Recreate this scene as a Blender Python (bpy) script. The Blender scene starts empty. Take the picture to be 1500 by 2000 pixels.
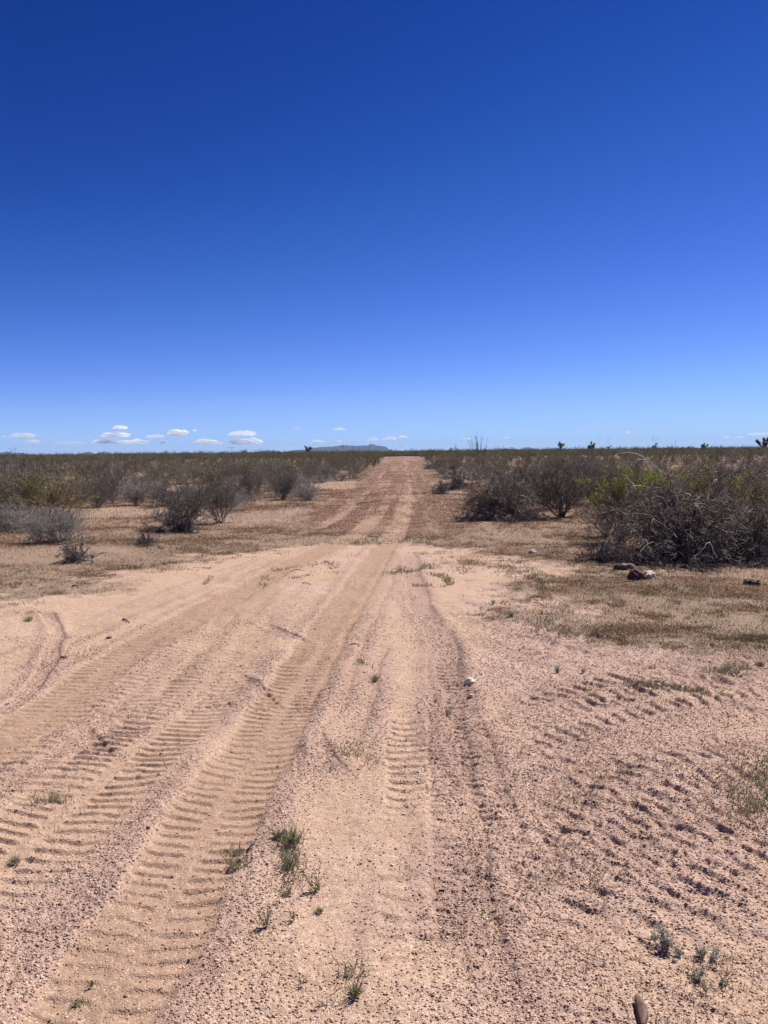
import bpy, math, random
import numpy as np
from mathutils import Matrix, Vector

R = math.radians
scn = bpy.context.scene
col = scn.collection
rng = np.random.default_rng(7)

# ------------------------------------------------------------------ camera
EYE = 1.6
PITCH, YAW, ROLL, F = 4.53, 1.53, -0.59, 1502.0
cam_rot = Matrix.Rotation(R(YAW), 3, 'Z') @ Matrix.Rotation(R(90 - PITCH), 3, 'X') @ Matrix.Rotation(R(ROLL), 3, 'Z')
cd = bpy.data.cameras.new("camera")
cam = bpy.data.objects.new("camera", cd)
col.objects.link(cam)
cam.matrix_world = Matrix.Translation((0, 0, EYE)) @ cam_rot.to_4x4()
cd.sensor_fit = 'VERTICAL'
cd.sensor_height = 36
cd.lens = 36 * F / 2000
cd.clip_start = 0.05
cd.clip_end = 200000
scn.camera = cam
scn.render.resolution_x, scn.render.resolution_y = 768, 1024

# ------------------------------------------------------------------ sky, sun, exposure
SUN_EL, SUN_AZ = 52.0, 48.0          # azimuth clockwise from +Y (towards +X)
w = bpy.data.worlds.new("World")
scn.world = w
w.use_nodes = True
nt = w.node_tree
bg = nt.nodes["Background"]
sky = nt.nodes.new("ShaderNodeTexSky")
sky.sky_type = 'NISHITA'
sky.sun_disc = False
sky.sun_elevation = R(SUN_EL)
sky.sun_rotation = R(SUN_AZ)
sky.altitude = 2000
sky.air_density = 0.7
sky.dust_density = 0.0
sky.ozone_density = 4.0
# the photo's deep blue zenith: the sky's own gradient put through one tone curve per channel
pre = nt.nodes.new("ShaderNodeVectorMath"); pre.operation = 'SCALE'; pre.inputs['Scale'].default_value = .09
cur = nt.nodes.new("ShaderNodeRGBCurve")
post = nt.nodes.new("ShaderNodeVectorMath"); post.operation = 'SCALE'; post.inputs['Scale'].default_value = 10
nt.links.new(sky.outputs[0], pre.inputs[0]); nt.links.new(pre.outputs[0], cur.inputs['Color'])
nt.links.new(cur.outputs[0], post.inputs[0]); nt.links.new(post.outputs[0], bg.inputs[0])
for ci, pts in enumerate([
        [(.0, .0), (.073, .0030), (.104, .0125), (.199, .066), (.338, .147), (.584, .2225), (1, .30)],
        [(.0, .0), (.137, .026), (.189, .054), (.351, .152), (.53, .262), (.753, .338), (1, .37)],
        [(.0, .0), (.287, .1615), (.387, .254), (.612, .459), (.742, .525), (.80, .53), (1, .53)]]):
    cv = cur.mapping.curves[ci]
    cv.points[0].location = pts[0]; cv.points[1].location = pts[-1]
    for p_ in pts[1:-1]: cv.points.new(*p_)
cur.mapping.update()
bg.inputs[1].default_value = 0.1
sd = bpy.data.lights.new("sun", 'SUN')
sd.energy = 4.0
sd.angle = R(0.53)
sd.color = (1.0, 0.95, 0.87)
sun = bpy.data.objects.new("sun", sd)
col.objects.link(sun)
sdir = Vector((math.sin(R(SUN_AZ)) * math.cos(R(SUN_EL)), math.cos(R(SUN_AZ)) * math.cos(R(SUN_EL)), math.sin(R(SUN_EL))))
sun.rotation_euler = sdir.to_track_quat('Z', 'Y').to_euler()
scn.view_settings.view_transform = 'Standard'
scn.view_settings.look = 'None'
scn.view_settings.gamma = 1
scn.view_settings.use_curve_mapping = False
scn.view_settings.exposure = 1.0
scn.render.engine = 'CYCLES'
scn.cycles.transparent_max_bounces = 32

# ------------------------------------------------------------------ helpers
def tag(o, label=None, cat=None, group=None, kind=None):
    if label: o["label"] = label
    if cat: o["category"] = cat
    if group: o["group"] = group
    if kind: o["kind"] = kind
    return o

def make_mesh(name, V, Fc, C=None, smooth=False, mat=None):
    """V (n,3); Fc (m,3) or (m,4) int array; C (n,3) colour per vertex."""
    V = np.asarray(V, np.float32); Fc = np.asarray(Fc, np.int32)
    me = bpy.data.meshes.new(name)
    me.vertices.add(len(V)); me.vertices.foreach_set("co", V.ravel())
    k = Fc.shape[1]
    me.loops.add(Fc.size); me.loops.foreach_set("vertex_index", Fc.ravel())
    me.polygons.add(len(Fc))
    me.polygons.foreach_set("loop_start", np.arange(0, Fc.size, k, dtype=np.int32))
    me.polygons.foreach_set("loop_total", np.full(len(Fc), k, np.int32))
    if smooth: me.polygons.foreach_set("use_smooth", np.ones(len(Fc), bool))
    me.update(calc_edges=True)
    if C is not None:
        a = me.color_attributes.new("Col", 'FLOAT_COLOR', 'POINT')
        c4 = np.ones((len(V), 4), np.float32); c4[:, :3] = C
        a.data.foreach_set("color", c4.ravel())
    if mat: me.materials.append(mat)
    return me

def link(name, data, parent=None, loc=None, rotz=None, scale=None):
    o = bpy.data.objects.new(name, data)
    col.objects.link(o)
    if parent: o.parent = parent
    if loc is not None: o.location = loc
    if rotz is not None: o.rotation_euler = (0, 0, rotz)
    if scale is not None: o.scale = scale
    return o

def copy_thing(root):
    c = root.copy(); col.objects.link(c)
    for ch in root.children:
        d = ch.copy(); col.objects.link(d); d.parent = c
    return c

def smooth01(a, b, x):
    t = np.clip((x - a) / (b - a), 0, 1)
    return t * t * (3 - 2 * t)

def _h(ix, iy, seed):
    n = (ix.astype(np.int64) * 374761393 + iy.astype(np.int64) * 668265263 + seed * 1442695041) & 0xFFFFFFFF
    n = ((n ^ (n >> 13)) * 1274126177) & 0xFFFFFFFF
    n = (n ^ (n >> 16)) & 0xFFFFFFFF
    return n.astype(np.float64) / 4294967295.0

def vn(x, y, s=0):
    ix = np.floor(x); iy = np.floor(y)
    fx = x - ix; fy = y - iy
    fx = fx * fx * (3 - 2 * fx); fy = fy * fy * (3 - 2 * fy)
    a = _h(ix, iy, s); b = _h(ix + 1, iy, s); c = _h(ix, iy + 1, s); d = _h(ix + 1, iy + 1, s)
    return (a * (1 - fx) + b * fx) * (1 - fy) + (c * (1 - fx) + d * fx) * fy

def fbm(x, y, s=0, o=4):
    r = 0; a = 0.5; t = 0
    for i in range(o):
        r = r + a * vn(x * 2 ** i + 17.3 * i, y * 2 ** i - 9.1 * i, s + i); t += a; a *= 0.5
    return r / t

# profile of the land away from the viewer: a shallow dip, then a low crest about 100 m off
_pr = np.arange(0, 16000, 1.0)
_pz = np.interp(_pr, [0, 22, 38, 58, 78, 97, 112, 150, 250, 700, 16000], [0, 0, -.12, -.05, .26, .70, .74, .5, .45, .4, .3])
_pz = np.convolve(np.pad(_pz, 8, mode='edge'), np.hanning(17) / np.hanning(17).sum(), 'valid')
def macro(x, y):
    r = np.hypot(x, y)
    z = np.interp(r, _pr, _pz)
    near = smooth01(14, 30, r)
    return z + (fbm(x * .35, y * .35, 3, 3) - .5) * (.05 + .12 * near) + (fbm(x * .05, y * .05, 5, 2) - .5) * .25 * near

CM = np.array(cam_rot)
def P(px, py):
    """ground point (x, y) that the photo pixel looks at"""
    d = CM @ np.array([(px - 750) / F, -(py - 1000) / F, -1.0])
    z = 0.0
    for _ in range(6):
        t = (z - EYE) / d[2]
        if t <= 0 or t > 400: t = 400
        x, y = d[0] * t, d[1] * t
        z = float(np.interp(math.hypot(x, y), _pr, _pz))
    return x, y

def Ppoly(pts): return np.array([P(*p) for p in pts])

def spline(pts, step=0.12):
    p = np.asarray(pts, float)
    p = np.vstack([2 * p[0] - p[1], p, 2 * p[-1] - p[-2]])
    out = []
    for i in range(1, len(p) - 2):
        n = max(2, int(np.linalg.norm(p[i + 1] - p[i]) / step))
        t = np.linspace(0, 1, n, endpoint=False)[:, None]
        a, b, c, d = p[i - 1], p[i], p[i + 1], p[i + 2]
        out.append(.5 * ((2 * b) + (-a + c) * t + (2 * a - 5 * b + 4 * c - d) * t * t + (-a + 3 * b - 3 * c + d) * t ** 3))
    out.append(p[-2][None])
    return np.vstack(out)

def seg_uv(x, y, pl, maxd):
    """arc length and signed side offset from polyline; only where closer than maxd"""
    idx = np.where((x > pl[:, 0].min() - maxd) & (x < pl[:, 0].max() + maxd) & (y > pl[:, 1].min() - maxd) & (y < pl[:, 1].max() + maxd))[0]
    xs, ys = x[idx], y[idx]
    best = np.full(len(idx), 1e9); S = np.zeros(len(idx)); U = np.zeros(len(idx))
    acc = 0
    for i in range(len(pl) - 1):
        a, b = pl[i], pl[i + 1]; d = b - a; L = math.hypot(*d)
        if L < 1e-6: continue
        t = d / L
        m = np.where((np.abs(xs - (a[0] + b[0]) / 2) < maxd + L) & (np.abs(ys - (a[1] + b[1]) / 2) < maxd + L))[0]
        if len(m):
            dx = xs[m] - a[0]; dy = ys[m] - a[1]
            s = np.clip(dx * t[0] + dy * t[1], 0, L)
            ex = dx - s * t[0]; ey = dy - s * t[1]
            dd = np.hypot(ex, ey)
            k = dd < best[m]; mk = m[k]
            best[mk] = dd[k]; S[mk] = acc + s[k]
            U[mk] = (dx * t[1] - dy * t[0])[k]
        acc += L
    ok = best < maxd
    return idx[ok], S[ok], np.sign(U[ok]) * best[ok], acc

# tyre tracks: photo-traced centre lines laid on the ground (width m, depth m, tread height m, pitch m, kind)
TR = [
 dict(p=[(797, 955), (790, 995), (776, 1035), (745, 1075), (690, 1160), (630, 1250), (575, 1340), (520, 1430), (455, 1540), (390, 1640), (300, 1800), (200, 1960), (120, 2080)], w=.45, d=.012, a=.016, pitch=.105, comp=.9),
 dict(p=[(735, 1005), (700, 1045), (640, 1070), (560, 1105), (500, 1140), (400, 1190), (300, 1245), (200, 1310), (100, 1385), (0, 1450), (-140, 1540)], w=.46, d=.010, a=.012, pitch=.105, comp=1.0),
 dict(p=[(600, 1082), (530, 1105), (492, 1160), (470, 1220), (430, 1290), (370, 1370), (290, 1440), (190, 1530), (60, 1640), (-60, 1740), (-200, 1860)], w=.62, d=.006, a=.018, pitch=.105, comp=.4),
 dict(p=[(655, 1120), (600, 1165), (560, 1205), (530, 1240)], w=.55, d=.006, a=.015, pitch=.13, comp=.1),
 dict(p=[(800, 1080), (808, 1130), (826, 1190), (862, 1250), (872, 1330), (872, 1400), (880, 1500), (890, 1620), (910, 1750), (940, 1900), (970, 2060)], w=.26, d=.010, a=.006, pitch=.08, comp=-1),
 dict(p=[(872, 1240), (885, 1320), (905, 1390), (930, 1460), (960, 1560), (1000, 1700)], w=.22, d=.010, a=.018, pitch=.09, comp=-.7),
 dict(p=[(800, 1380), (795, 1450), (800, 1540), (800, 1640)], w=.26, d=.006, a=.016, pitch=.11, comp=0),
 dict(p=[(790, 1660), (800, 1740), (800, 1850), (790, 2000)], w=.24, d=.004, a=.010, pitch=.14, comp=0),
 dict(p=[(740, 1250), (720, 1290), (705, 1330), (690, 1380), (640, 1480)], w=.28, d=.010, a=.004, pitch=.12, comp=-.3),
 dict(p=[(850, 1165), (930, 1195), (1060, 1235), (1200, 1262), (1350, 1275), (1560, 1290)], w=.40, d=.010, a=.024, pitch=.18, comp=-.2),
 dict(p=[(830, 1190), (920, 1225), (1050, 1270), (1200, 1305), (1350, 1335), (1560, 1370)], w=.44, d=.010, a=.024, pitch=.18, comp=-.2),
 dict(p=[(960, 1700), (1010, 1590), (1110, 1500), (1230, 1450), (1380, 1425), (1560, 1410)], w=.44, d=.010, a=.014, pitch=.17, comp=-.3),
 dict(p=[(1010, 1900), (1060, 1760), (1140, 1650), (1240, 1580), (1370, 1550), (1560, 1540)], w=.40, d=.010, a=.014, pitch=.16, comp=-.4),
 dict(p=[(1150, 1330), (1270, 1350), (1400, 1380), (1560, 1440)], w=.30, d=.010, a=.014, pitch=.17, comp=0),
 dict(p=[(1110, 1780), (1200, 1690), (1320, 1640), (1450, 1660), (1600, 1700)], w=.36, d=.008, a=.014, pitch=.16, comp=-.3),
 dict(p=[(560, 1085), (430, 1128), (300, 1175), (200, 1215), (90, 1262), (-60, 1320)], w=.34, d=.005, a=.008, pitch=.11, comp=.25),
 dict(p=[(470, 1150), (400, 1228), (300, 1320), (180, 1412), (40, 1515), (-120, 1630)], w=.40, d=.005, a=.011, pitch=.10, comp=.3),
 dict(p=[(772, 1085), (735, 1160), (690, 1250), (655, 1335), (625, 1420)], w=.26, d=.006, a=.008, pitch=.10, comp=.2),
 dict(p=[(1000, 1770), (1090, 1650), (1200, 1565), (1330, 1505), (1560, 1455)], w=.44, d=.006, a=.017, pitch=.13, comp=0),
 dict(p=[(1090, 1920), (1180, 1790), (1295, 1695), (1430, 1632), (1600, 1590)], w=.44, d=.006, a=.017, pitch=.13, comp=0),
 dict(p=[(1240, 1960), (1330, 1835), (1450, 1752), (1600, 1700)], w=.30, d=.006, a=.015, pitch=.13, comp=0),
 dict(p=[(950, 1490), (1060, 1424), (1200, 1385), (1400, 1345), (1560, 1335)], w=.48, d=.006, a=.024, pitch=.14, comp=0),
 dict(p=[(1000, 1410), (1110, 1365), (1260, 1330), (1420, 1300), (1560, 1285)], w=.40, d=.006, a=.022, pitch=.14, comp=0),
 dict(p=[(820, 1700), (850, 1800), (860, 1920), (880, 2040)], w=.22, d=.006, a=.009, pitch=.12, comp=0),
 dict(p=[(590, 1400), (640, 1480), (700, 1560)], w=.12, d=.008, a=0, pitch=.12, comp=-.5),
 dict(p=[(80, 1190), (110, 1230), (95, 1290), (60, 1340), (-30, 1420)], w=.14, d=.012, a=.003, pitch=.1, comp=-.5),
 dict(p=[(500, 1210), (560, 1235), (620, 1262)], w=.10, d=.012, a=0, pitch=.1, comp=-.9),
 dict(p=[(440, 1300), (500, 1345), (560, 1400)], w=.10, d=.010, a=0, pitch=.1, comp=-.7),
 dict(p=[(150, 1400), (190, 1450), (250, 1500)], w=.12, d=.012, a=0, pitch=.1, comp=-.9),
]
for t in TR: t['pl'] = spline(Ppoly(t['p']))
# older wheel lines on the two-track road beyond
OLD = [(np.array([(-2.2, 14.0), (-1.75, 17.), (-1.5, 24.), (-1.55, 45.), (-1.5, 100.)]), .30, .5),
       (np.array([(-.15, 13.8), (.15, 18.), (.25, 26.), (.25, 60.), (.25, 100.)]), .30, .6),
       (np.array([(.55, 22.), (.6, 30.), (.6, 100.)]), .22, .35),
       (np.array([(-2.1, 15.), (-2.9, 19.), (-2.3, 26.)]), .30, .3)]
OLD = [(spline(p, 1.0), w_, s) for p, w_, s in OLD]

SANDPOLY = Ppoly([(-150, 1215), (0, 1190), (60, 1183), (200, 1150), (185, 1140), (250, 1118), (330, 1108), (440, 1092), (540, 1074), (620, 1062), (700, 1069), (760, 1060), (850, 1070), (960, 1086), (1010, 1115), (1050, 1180), (1075, 1245), (1200, 1262), (1500, 1288), (1700, 1300)])
SANDPOLY = np.vstack([SANDPOLY, [(5, 1.5), (5, -6), (-7, -6), (-7, 3)]])

def poly_sd(x, y, poly):
    """signed distance, positive inside"""
    n = len(poly); d = np.full(x.shape, 1e9); ins = np.zeros(x.shape, bool)
    for i in range(n):
        a = poly[i]; b = poly[(i + 1) % n]; e = b - a
        t = np.clip(((x - a[0]) * e[0] + (y - a[1]) * e[1]) / (e @ e), 0, 1)
        d = np.minimum(d, np.hypot(x - a[0] - t * e[0], y - a[1] - t * e[1]))
        c = ((a[1] > y) != (b[1] > y)) & (x < (b[0] - a[0]) * (y - a[1]) / (b[1] - a[1] + 1e-12) + a[0])
        ins ^= c
    return np.where(ins, d, -d)

ROADX, ROADW = -0.33, 2.15
# open bare patches among the shrubs (photo position, radii in metres x, y)
CLEAR = [((270, 1000), 3.0, 2.2), ((640, 950), 2.6, 5.5), ((560, 1010), 3.2, 2.6), ((340, 915), 1.6, 14), ((1060, 945), 3, 3),
         ((60, 935), 4., 5), ((1420, 925), 7, 5), ((1480, 905), 8, 6), ((900, 935), 1.5, 6), ((400, 950), 2.0, 7), ((1250, 915), 3, 6),
         ((150, 905), 5, 7), ((1380, 905), 6, 5), ((60, 1085), 3, 1.2)]
CLEAR = [(P(*c[0]), c[1], c[2]) for c in CLEAR]
def clear_mask(x, y):
    m = np.zeros(x.shape)
    for (cx, cy), rx, ry in CLEAR:
        m = np.maximum(m, 1 - smooth01(.6, 1.15, np.hypot((x - cx) / rx, (y - cy) / ry) + (vn(x * .8, y * .8, 77) - .5) * .5))
    return m

SAND = np.array([.395, .264, .184]); SANDP = np.array([.42, .292, .212]); GRAV = np.array([.375, .250, .196]); GRAVP = np.array([.43, .303, .247]); DARKG = np.array([.275, .178, .138])
COMP = np.array([.295, .190, .130]); SOIL = np.array([.200, .142, .100]); LITT = np.array([.108, .060, .037]); ROADC = np.array([.155, .087, .060]); PALE = np.array([.33, .225, .165])

SMOOTH = [(P(*a), b, c) for a, b, c in [((720, 1650), .36, .65), ((790, 1300), .38, .75), ((330, 1125), 1.1, .7), ((590, 1130), .5, .35), ((880, 1125), .8, .6), ((700, 1800), .3, .3), ((400, 1420), .25, .4), ((300, 1340), .3, .4)]]
def ground(x, y, full=True):
    """height, colour and grass/sand masks at points"""
    x = np.asarray(x, float); y = np.asarray(y, float)
    r = np.hypot(x, y)
    z = macro(x, y)
    sd = poly_sd(x, y, SANDPOLY) + (fbm(x * 1.1, y * 1.1, 11, 4) - .5) * 2.0 + (fbm(x * 7, y * 7, 12, 3) - .5) * 1.1
    sand = smooth01(-.55, .35, sd)
    nearf = 1 - smooth01(20, 45, r)
    # lumpiness
    z = z + nearf * ((fbm(x * 1.6, y * 1.6, 21, 4) - .5) * (.05 + .03 * (1 - sand)) + (fbm(x * 6, y * 6, 31, 3) - .5) * .018)
    smt = np.zeros(x.shape)          # wind-smoothed patches of fine sand between the tracks
    for (sx, sy), ra, rb in SMOOTH:
        smt = np.maximum(smt, 1 - smooth01(.6, 1.1, np.hypot((x - sx) / ra, (y - sy) / rb) + (fbm(x * 3, y * 3, 45, 3) - .5) * .7))
    gm = fbm(x * .9, y * .9, 41, 4) - .25 * smt + .16 * smooth01(-.2, 1.2, x) - .02
    gm = smooth01(.42, .74, gm)
    comp = np.zeros(x.shape); berm = np.zeros(x.shape)
    wob = (vn(x * 3, y * 3, 91) - .5) * .05
    for ti, t in enumerate(TR):
        hw = t['w'] / 2
        idx, S, U, L = seg_uv(x, y, t['pl'], hw * 2 + .2)
        if not len(idx): continue
        endf = smooth01(0, .5, S) * smooth01(0, .5, L - S) if ti > 1 else smooth01(0, .8, S)
        U = U + wob[idx]; aU = np.abs(U)
        ins = 1 - smooth01(hw * .78, hw * 1.05, aU)
        bm = np.exp(-((aU - hw * 1.22) / (.045 + hw * .12)) ** 2)
        pat = .55 + .9 * (vn(x[idx] * 1.7, y[idx] * 1.7, 100 + ti) - .3)
        pat = np.clip(pat, .42 if ti < 3 else .30, .95)
        ph = S / (t['pitch'] * (.72 if ti < 5 else .85)) + (U / hw) ** 2 * .35 + (vn(x[idx] * 5, y[idx] * 5, 130 + ti) - .5) * .5
        if t['w'] > .3: ph = ph + np.where(U > 0, .5, 0)
        ph = ph + (vn(x[idx] * 14, y[idx] * 14, 170 + ti) - .5) * .22
        fr = ph - np.floor(ph)
        if t['pl'][0, 1] < t['pl'][-1, 1]: fr = 1 - fr          # every lug mark is steep on the side towards the start of the drive
        wave = np.where(fr < .78, fr / .78, 1 - smooth01(.78, 1.0, fr)) - .5
        rib = smooth01(hw * .10, hw * .22, aU) if t['w'] > .3 else np.ones_like(aU)
        if t['a'] >= .015: wave = wave * np.clip(.75 + .5 * vn(S / t['pitch'] * .5, U * 5, 150 + ti), .6, 1.2)
        z[idx] += endf * (-t['d'] * ins + t['d'] * .75 * bm * (.4 + 1.2 * vn(x[idx] * 4, y[idx] * 4, 61)) + t['a'] * wave * ins * rib * pat)
        if t['comp'] > 0: comp[idx] = np.maximum(comp[idx], endf * ins * t['comp'])
        berm[idx] = np.maximum(berm[idx], endf * (bm * .8 + (ins * -t['comp'] if t['comp'] < 0 else 0)) * smooth01(.3, .55, vn(x[idx] * 2.2, y[idx] * 2.2, 67) + .22))
    gm = np.clip(np.maximum(gm * (1 - comp), berm), 0, 1)
    # old tyre scuffs right of the narrow rut: short gouges, all slanting the same way
    rg = smooth01(.35, .9, x - .02 * y) * (1 - smooth01(7.5, 9.5, y)) * sand
    wx_ = x + (vn(x * 1.1, y * 1.1, 311) - .5) * .5
    ga = (wx_ - y) * .7071; gb = (wx_ + y) * .7071
    gq = vn(ga * 5.5 + vn(x * 6, y * 6, 319), gb * 15.0, 313) * .8 + .2 * vn(ga * 14, gb * 30, 315)
    gz_ = smooth01(.56, .74, gq) * smooth01(.34, .50, fbm(x * .9, y * .9, 317, 2)) * smooth01(.35, .5, vn(ga * 4.1, gb * 4.7, 321))
    z = z - .006 * gz_ * rg + .004 * smooth01(.45, .2, gq) * rg
    # crumbs: coarse grain where gravelly
    grain = (vn(x * 55, y * 55, 71) - .5) * .005 + (vn(x * 110, y * 110, 73) - .5) * .004
    z = z + nearf * grain * (.35 + gm * .9) * (1 - .6 * comp) * (1 - .6 * smt)
    z = z + nearf * np.maximum(0, fbm(x * 26, y * 26, 75, 2) - .62) * .022 * (.2 + gm) * (1 - smt)
    # colours
    c0 = fbm(x * 2.2, y * 2.2, 81, 3)[:, None]
    C = SAND * (1 - c0) + SANDP * c0
    G = GRAV * (1 - c0) + GRAVP * c0
    C = C * (1 - gm[:, None] * .85) + G * gm[:, None] * .85
    C = C * (1 - berm[:, None] * .62) + DARKG * berm[:, None] * .62
    C = C * (1 - comp[:, None] * .85) + COMP * comp[:, None] * .85
    # outside the sandy fan
    cl = clear_mask(x, y)
    n1 = fbm(x * .55, y * .8, 83, 4); n2 = fbm(x * 3, y * 3, 85, 3)
    out = SOIL * (.85 + .4 * n2[:, None])
    lit = smooth01(.40, .53, n1 * .5 + n2 * .35 + .15 * fbm(x * 9, y * 9, 86, 2)) * (1 - .7 * cl)
    out = out * (1 - lit[:, None] * .8) + LITT * lit[:, None] * .8
    clw = (.18 + .34 * smooth01(16, 26, r)) * cl
    out = out * (1 - clw[:, None]) + PALE * clw[:, None]
    # the graded road
    rx = np.abs(x - ROADX + (vn(y * .35 + 5, y * 0, 87) - .5) * .5)
    road = (1 - smooth01(ROADW * .85, ROADW * 1.12, rx + (n2 - .5) * .5)) * smooth01(13, 17, y) * (y < 112)
    stre = fbm(x * 3.4, y * .14, 89, 4)
    rc = ROADC * (.8 + .5 * n2[:, None])
    pale = smooth01(.46, .70, stre * .6 + .4 * fbm(x * 6, y * 2.0, 95, 3)) * .55
    for pl, w_, s_ in OLD:
        idx, S, U, L = seg_uv(x, y, pl, w_ * 2)
        if len(idx):
            v = (1 - smooth01(w_ * .2, w_ * .6, np.abs(U) + .25 * (vn(x[idx] * 5, y[idx] * 1.5, 97) - .5))) * s_ * smooth01(.36, .62, fbm(x[idx] * 2.5, y[idx] * .4, 93, 3)) * 1.3
            pale[idx] = np.maximum(pale[idx], np.clip(v, 0, 1))
            z[idx] -= .02 * (1 - smooth01(w_ * .3, w_ * .8, np.abs(U)))
    rc = rc * (1 - pale[:, None]) + PALE * pale[:, None]
    out = out * (1 - road[:, None]) + rc * road[:, None]
    sc_ = np.maximum(sand, np.clip(comp * 1.1, 0, 1) * np.clip(1.9 * n2 - .35, 0, .8))      # the wheel marks carry sand on into the grass
    C = C * sc_[:, None] + out * (1 - sc_[:, None])
    far = smooth01(60, 400, r)[:, None]
    C = C * (1 - far * .5) + np.array([.2, .16, .12]) * far * .5
    sand = sc_
    grass = (1 - sand) * np.clip(lit * .9 + .3, 0, 1) * (1 - .7 * cl)
    grass = np.where(road > .5, (1 - sand) * (1 - pale) * .8, grass)
    return z, C, dict(smt=smt, sand=sand, gm=gm, comp=comp, road=road, grass=grass, clear=cl, pale=pale, lit=lit)

def gz(x, y):
    z, _, _ = ground(np.array([x]), np.array([y])); return float(z[0])

# ------------------------------------------------------------------ materials
def mat_attr(name, rough=.9, noise=None, vary=0.0, bump=None, spec=.2, transl=0.0):
    m = bpy.data.materials.new(name); m.use_nodes = True
    t = m.node_tree; b = t.nodes["Principled BSDF"]
    b.inputs['Roughness'].default_value = rough
    b.inputs['Specular IOR Level'].default_value = spec
    a = t.nodes.new("ShaderNodeAttribute"); a.attribute_name = "Col"
    out = a.outputs['Color']
    if noise:
        tc = t.nodes.new("ShaderNodeTexCoord")
        n = t.nodes.new("ShaderNodeTexNoise"); n.inputs['Scale'].default_value = noise; n.inputs['Detail'].default_value = 3
        t.links.new(tc.outputs['Object'], n.inputs['Vector'])
        mr = t.nodes.new("ShaderNodeMapRange"); mr.inputs[1].default_value = .3; mr.inputs[2].default_value = .7
        mr.inputs[3].default_value = .75; mr.inputs[4].default_value = 1.25
        t.links.new(n.outputs[0], mr.inputs[0])
        vm = t.nodes.new("ShaderNodeVectorMath"); vm.operation = 'SCALE'
        t.links.new(out, vm.inputs[0]); t.links.new(mr.outputs[0], vm.inputs['Scale'])
        out = vm.outputs[0]
    if vary:
        oi = t.nodes.new("ShaderNodeObjectInfo")
        mr = t.nodes.new("ShaderNodeMapRange"); mr.inputs[3].default_value = 1 - vary; mr.inputs[4].default_value = 1 + vary
        t.links.new(oi.outputs['Random'], mr.inputs[0])
        vm = t.nodes.new("ShaderNodeVectorMath"); vm.operation = 'SCALE'
        t.links.new(out, vm.inputs[0]); t.links.new(mr.outputs[0], vm.inputs['Scale'])
        out = vm.outputs[0]
    t.links.new(out, b.inputs['Base Color'])
    if transl:
        tr = t.nodes.new("ShaderNodeBsdfTranslucent"); mx = t.nodes.new("ShaderNodeMixShader"); mx.inputs[0].default_value = transl
        t.links.new(out, tr.inputs[0]); t.links.new(b.outputs[0], mx.inputs[1]); t.links.new(tr.outputs[0], mx.inputs[2])
        t.links.new(mx.outputs[0], t.nodes["Material Output"].inputs[0])
    return m

def ground_material():
    m = bpy.data.materials.new("desert_soil"); m.use_nodes = True
    t = m.node_tree; N = t.nodes; Lk = t.links.new
    b = N["Principled BSDF"]; b.inputs['Roughness'].default_value = .95; b.inputs['Specular IOR Level'].default_value = .1
    a = N.new("ShaderNodeAttribute"); a.attribute_name = "Col"
    tc = N.new("ShaderNodeTexCoord")
    def noise(scale, det=2):
        n = N.new("ShaderNodeTexNoise"); n.inputs['Scale'].default_value = scale; n.inputs['Detail'].default_value = det
        Lk(tc.outputs['Object'], n.inputs['Vector']); return n.outputs[0]
    def rngm(s, a0, a1, b0, b1):
        q = N.new("ShaderNodeMapRange"); q.inputs[1].default_value = a0; q.inputs[2].default_value = a1; q.inputs[3].default_value = b0; q.inputs[4].default_value = b1
        Lk(s, q.inputs[0]); return q.outputs[0]
    def mul(p, q):
        k = N.new("ShaderNodeMath"); k.operation = 'MULTIPLY'; Lk(p, k.inputs[0]); Lk(q, k.inputs[1]); return k.outputs[0]
    # grains: every voronoi cell is one grain with its own tone
    v = N.new("ShaderNodeTexVoronoi"); v.inputs['Scale'].default_value = 170; Lk(tc.outputs['Object'], v.inputs['Vector'])
    sp = N.new("ShaderNodeSeparateColor"); Lk(v.outputs['Color'], sp.inputs[0])
    tone = rngm(sp.outputs[0], 0, 1, .80, 1.20)
    f = mul(tone, rngm(noise(28, 3), .3, .7, .86, 1.14))
    f = mul(f, rngm(noise(420, 1), .3, .7, .85, 1.15))
    sc = N.new("ShaderNodeVectorMath"); sc.operation = 'SCALE'; Lk(a.outputs['Color'], sc.inputs[0]); Lk(f, sc.inputs['Scale'])
    # a share of the grains is purplish-grey or pale quartz
    mx = N.new("ShaderNodeMix"); mx.data_type = 'RGBA'; mx.inputs[7].default_value = (.33, .215, .18, 1)
    Lk(rngm(sp.outputs[1], .80, .84, 0, .6), mx.inputs[0]); Lk(sc.outputs[0], mx.inputs[6])
    mx2 = N.new("ShaderNodeMix"); mx2.data_type = 'RGBA'; mx2.inputs[7].default_value = (.70, .55, .40, 1)
    Lk(rngm(sp.outputs[2], .92, .95, 0, .4), mx2.inputs[0]); Lk(mx.outputs[2], mx2.inputs[6])
    Lk(mx2.outputs[2], b.inputs['Base Color'])
    bp = N.new("ShaderNodeBump"); bp.inputs['Strength'].default_value = .55; bp.inputs['Distance'].default_value = .006
    Lk(v.outputs['Distance'], bp.inputs['Height']); bp.invert = True
    bp2 = N.new("ShaderNodeBump"); bp2.inputs['Strength'].default_value = .45; bp2.inputs['Distance'].default_value = .012
    Lk(noise(45, 4), bp2.inputs['Height']); Lk(bp.outputs[0], bp2.inputs['Normal'])
    Lk(bp2.outputs[0], b.inputs['Normal'])
    return m

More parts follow.
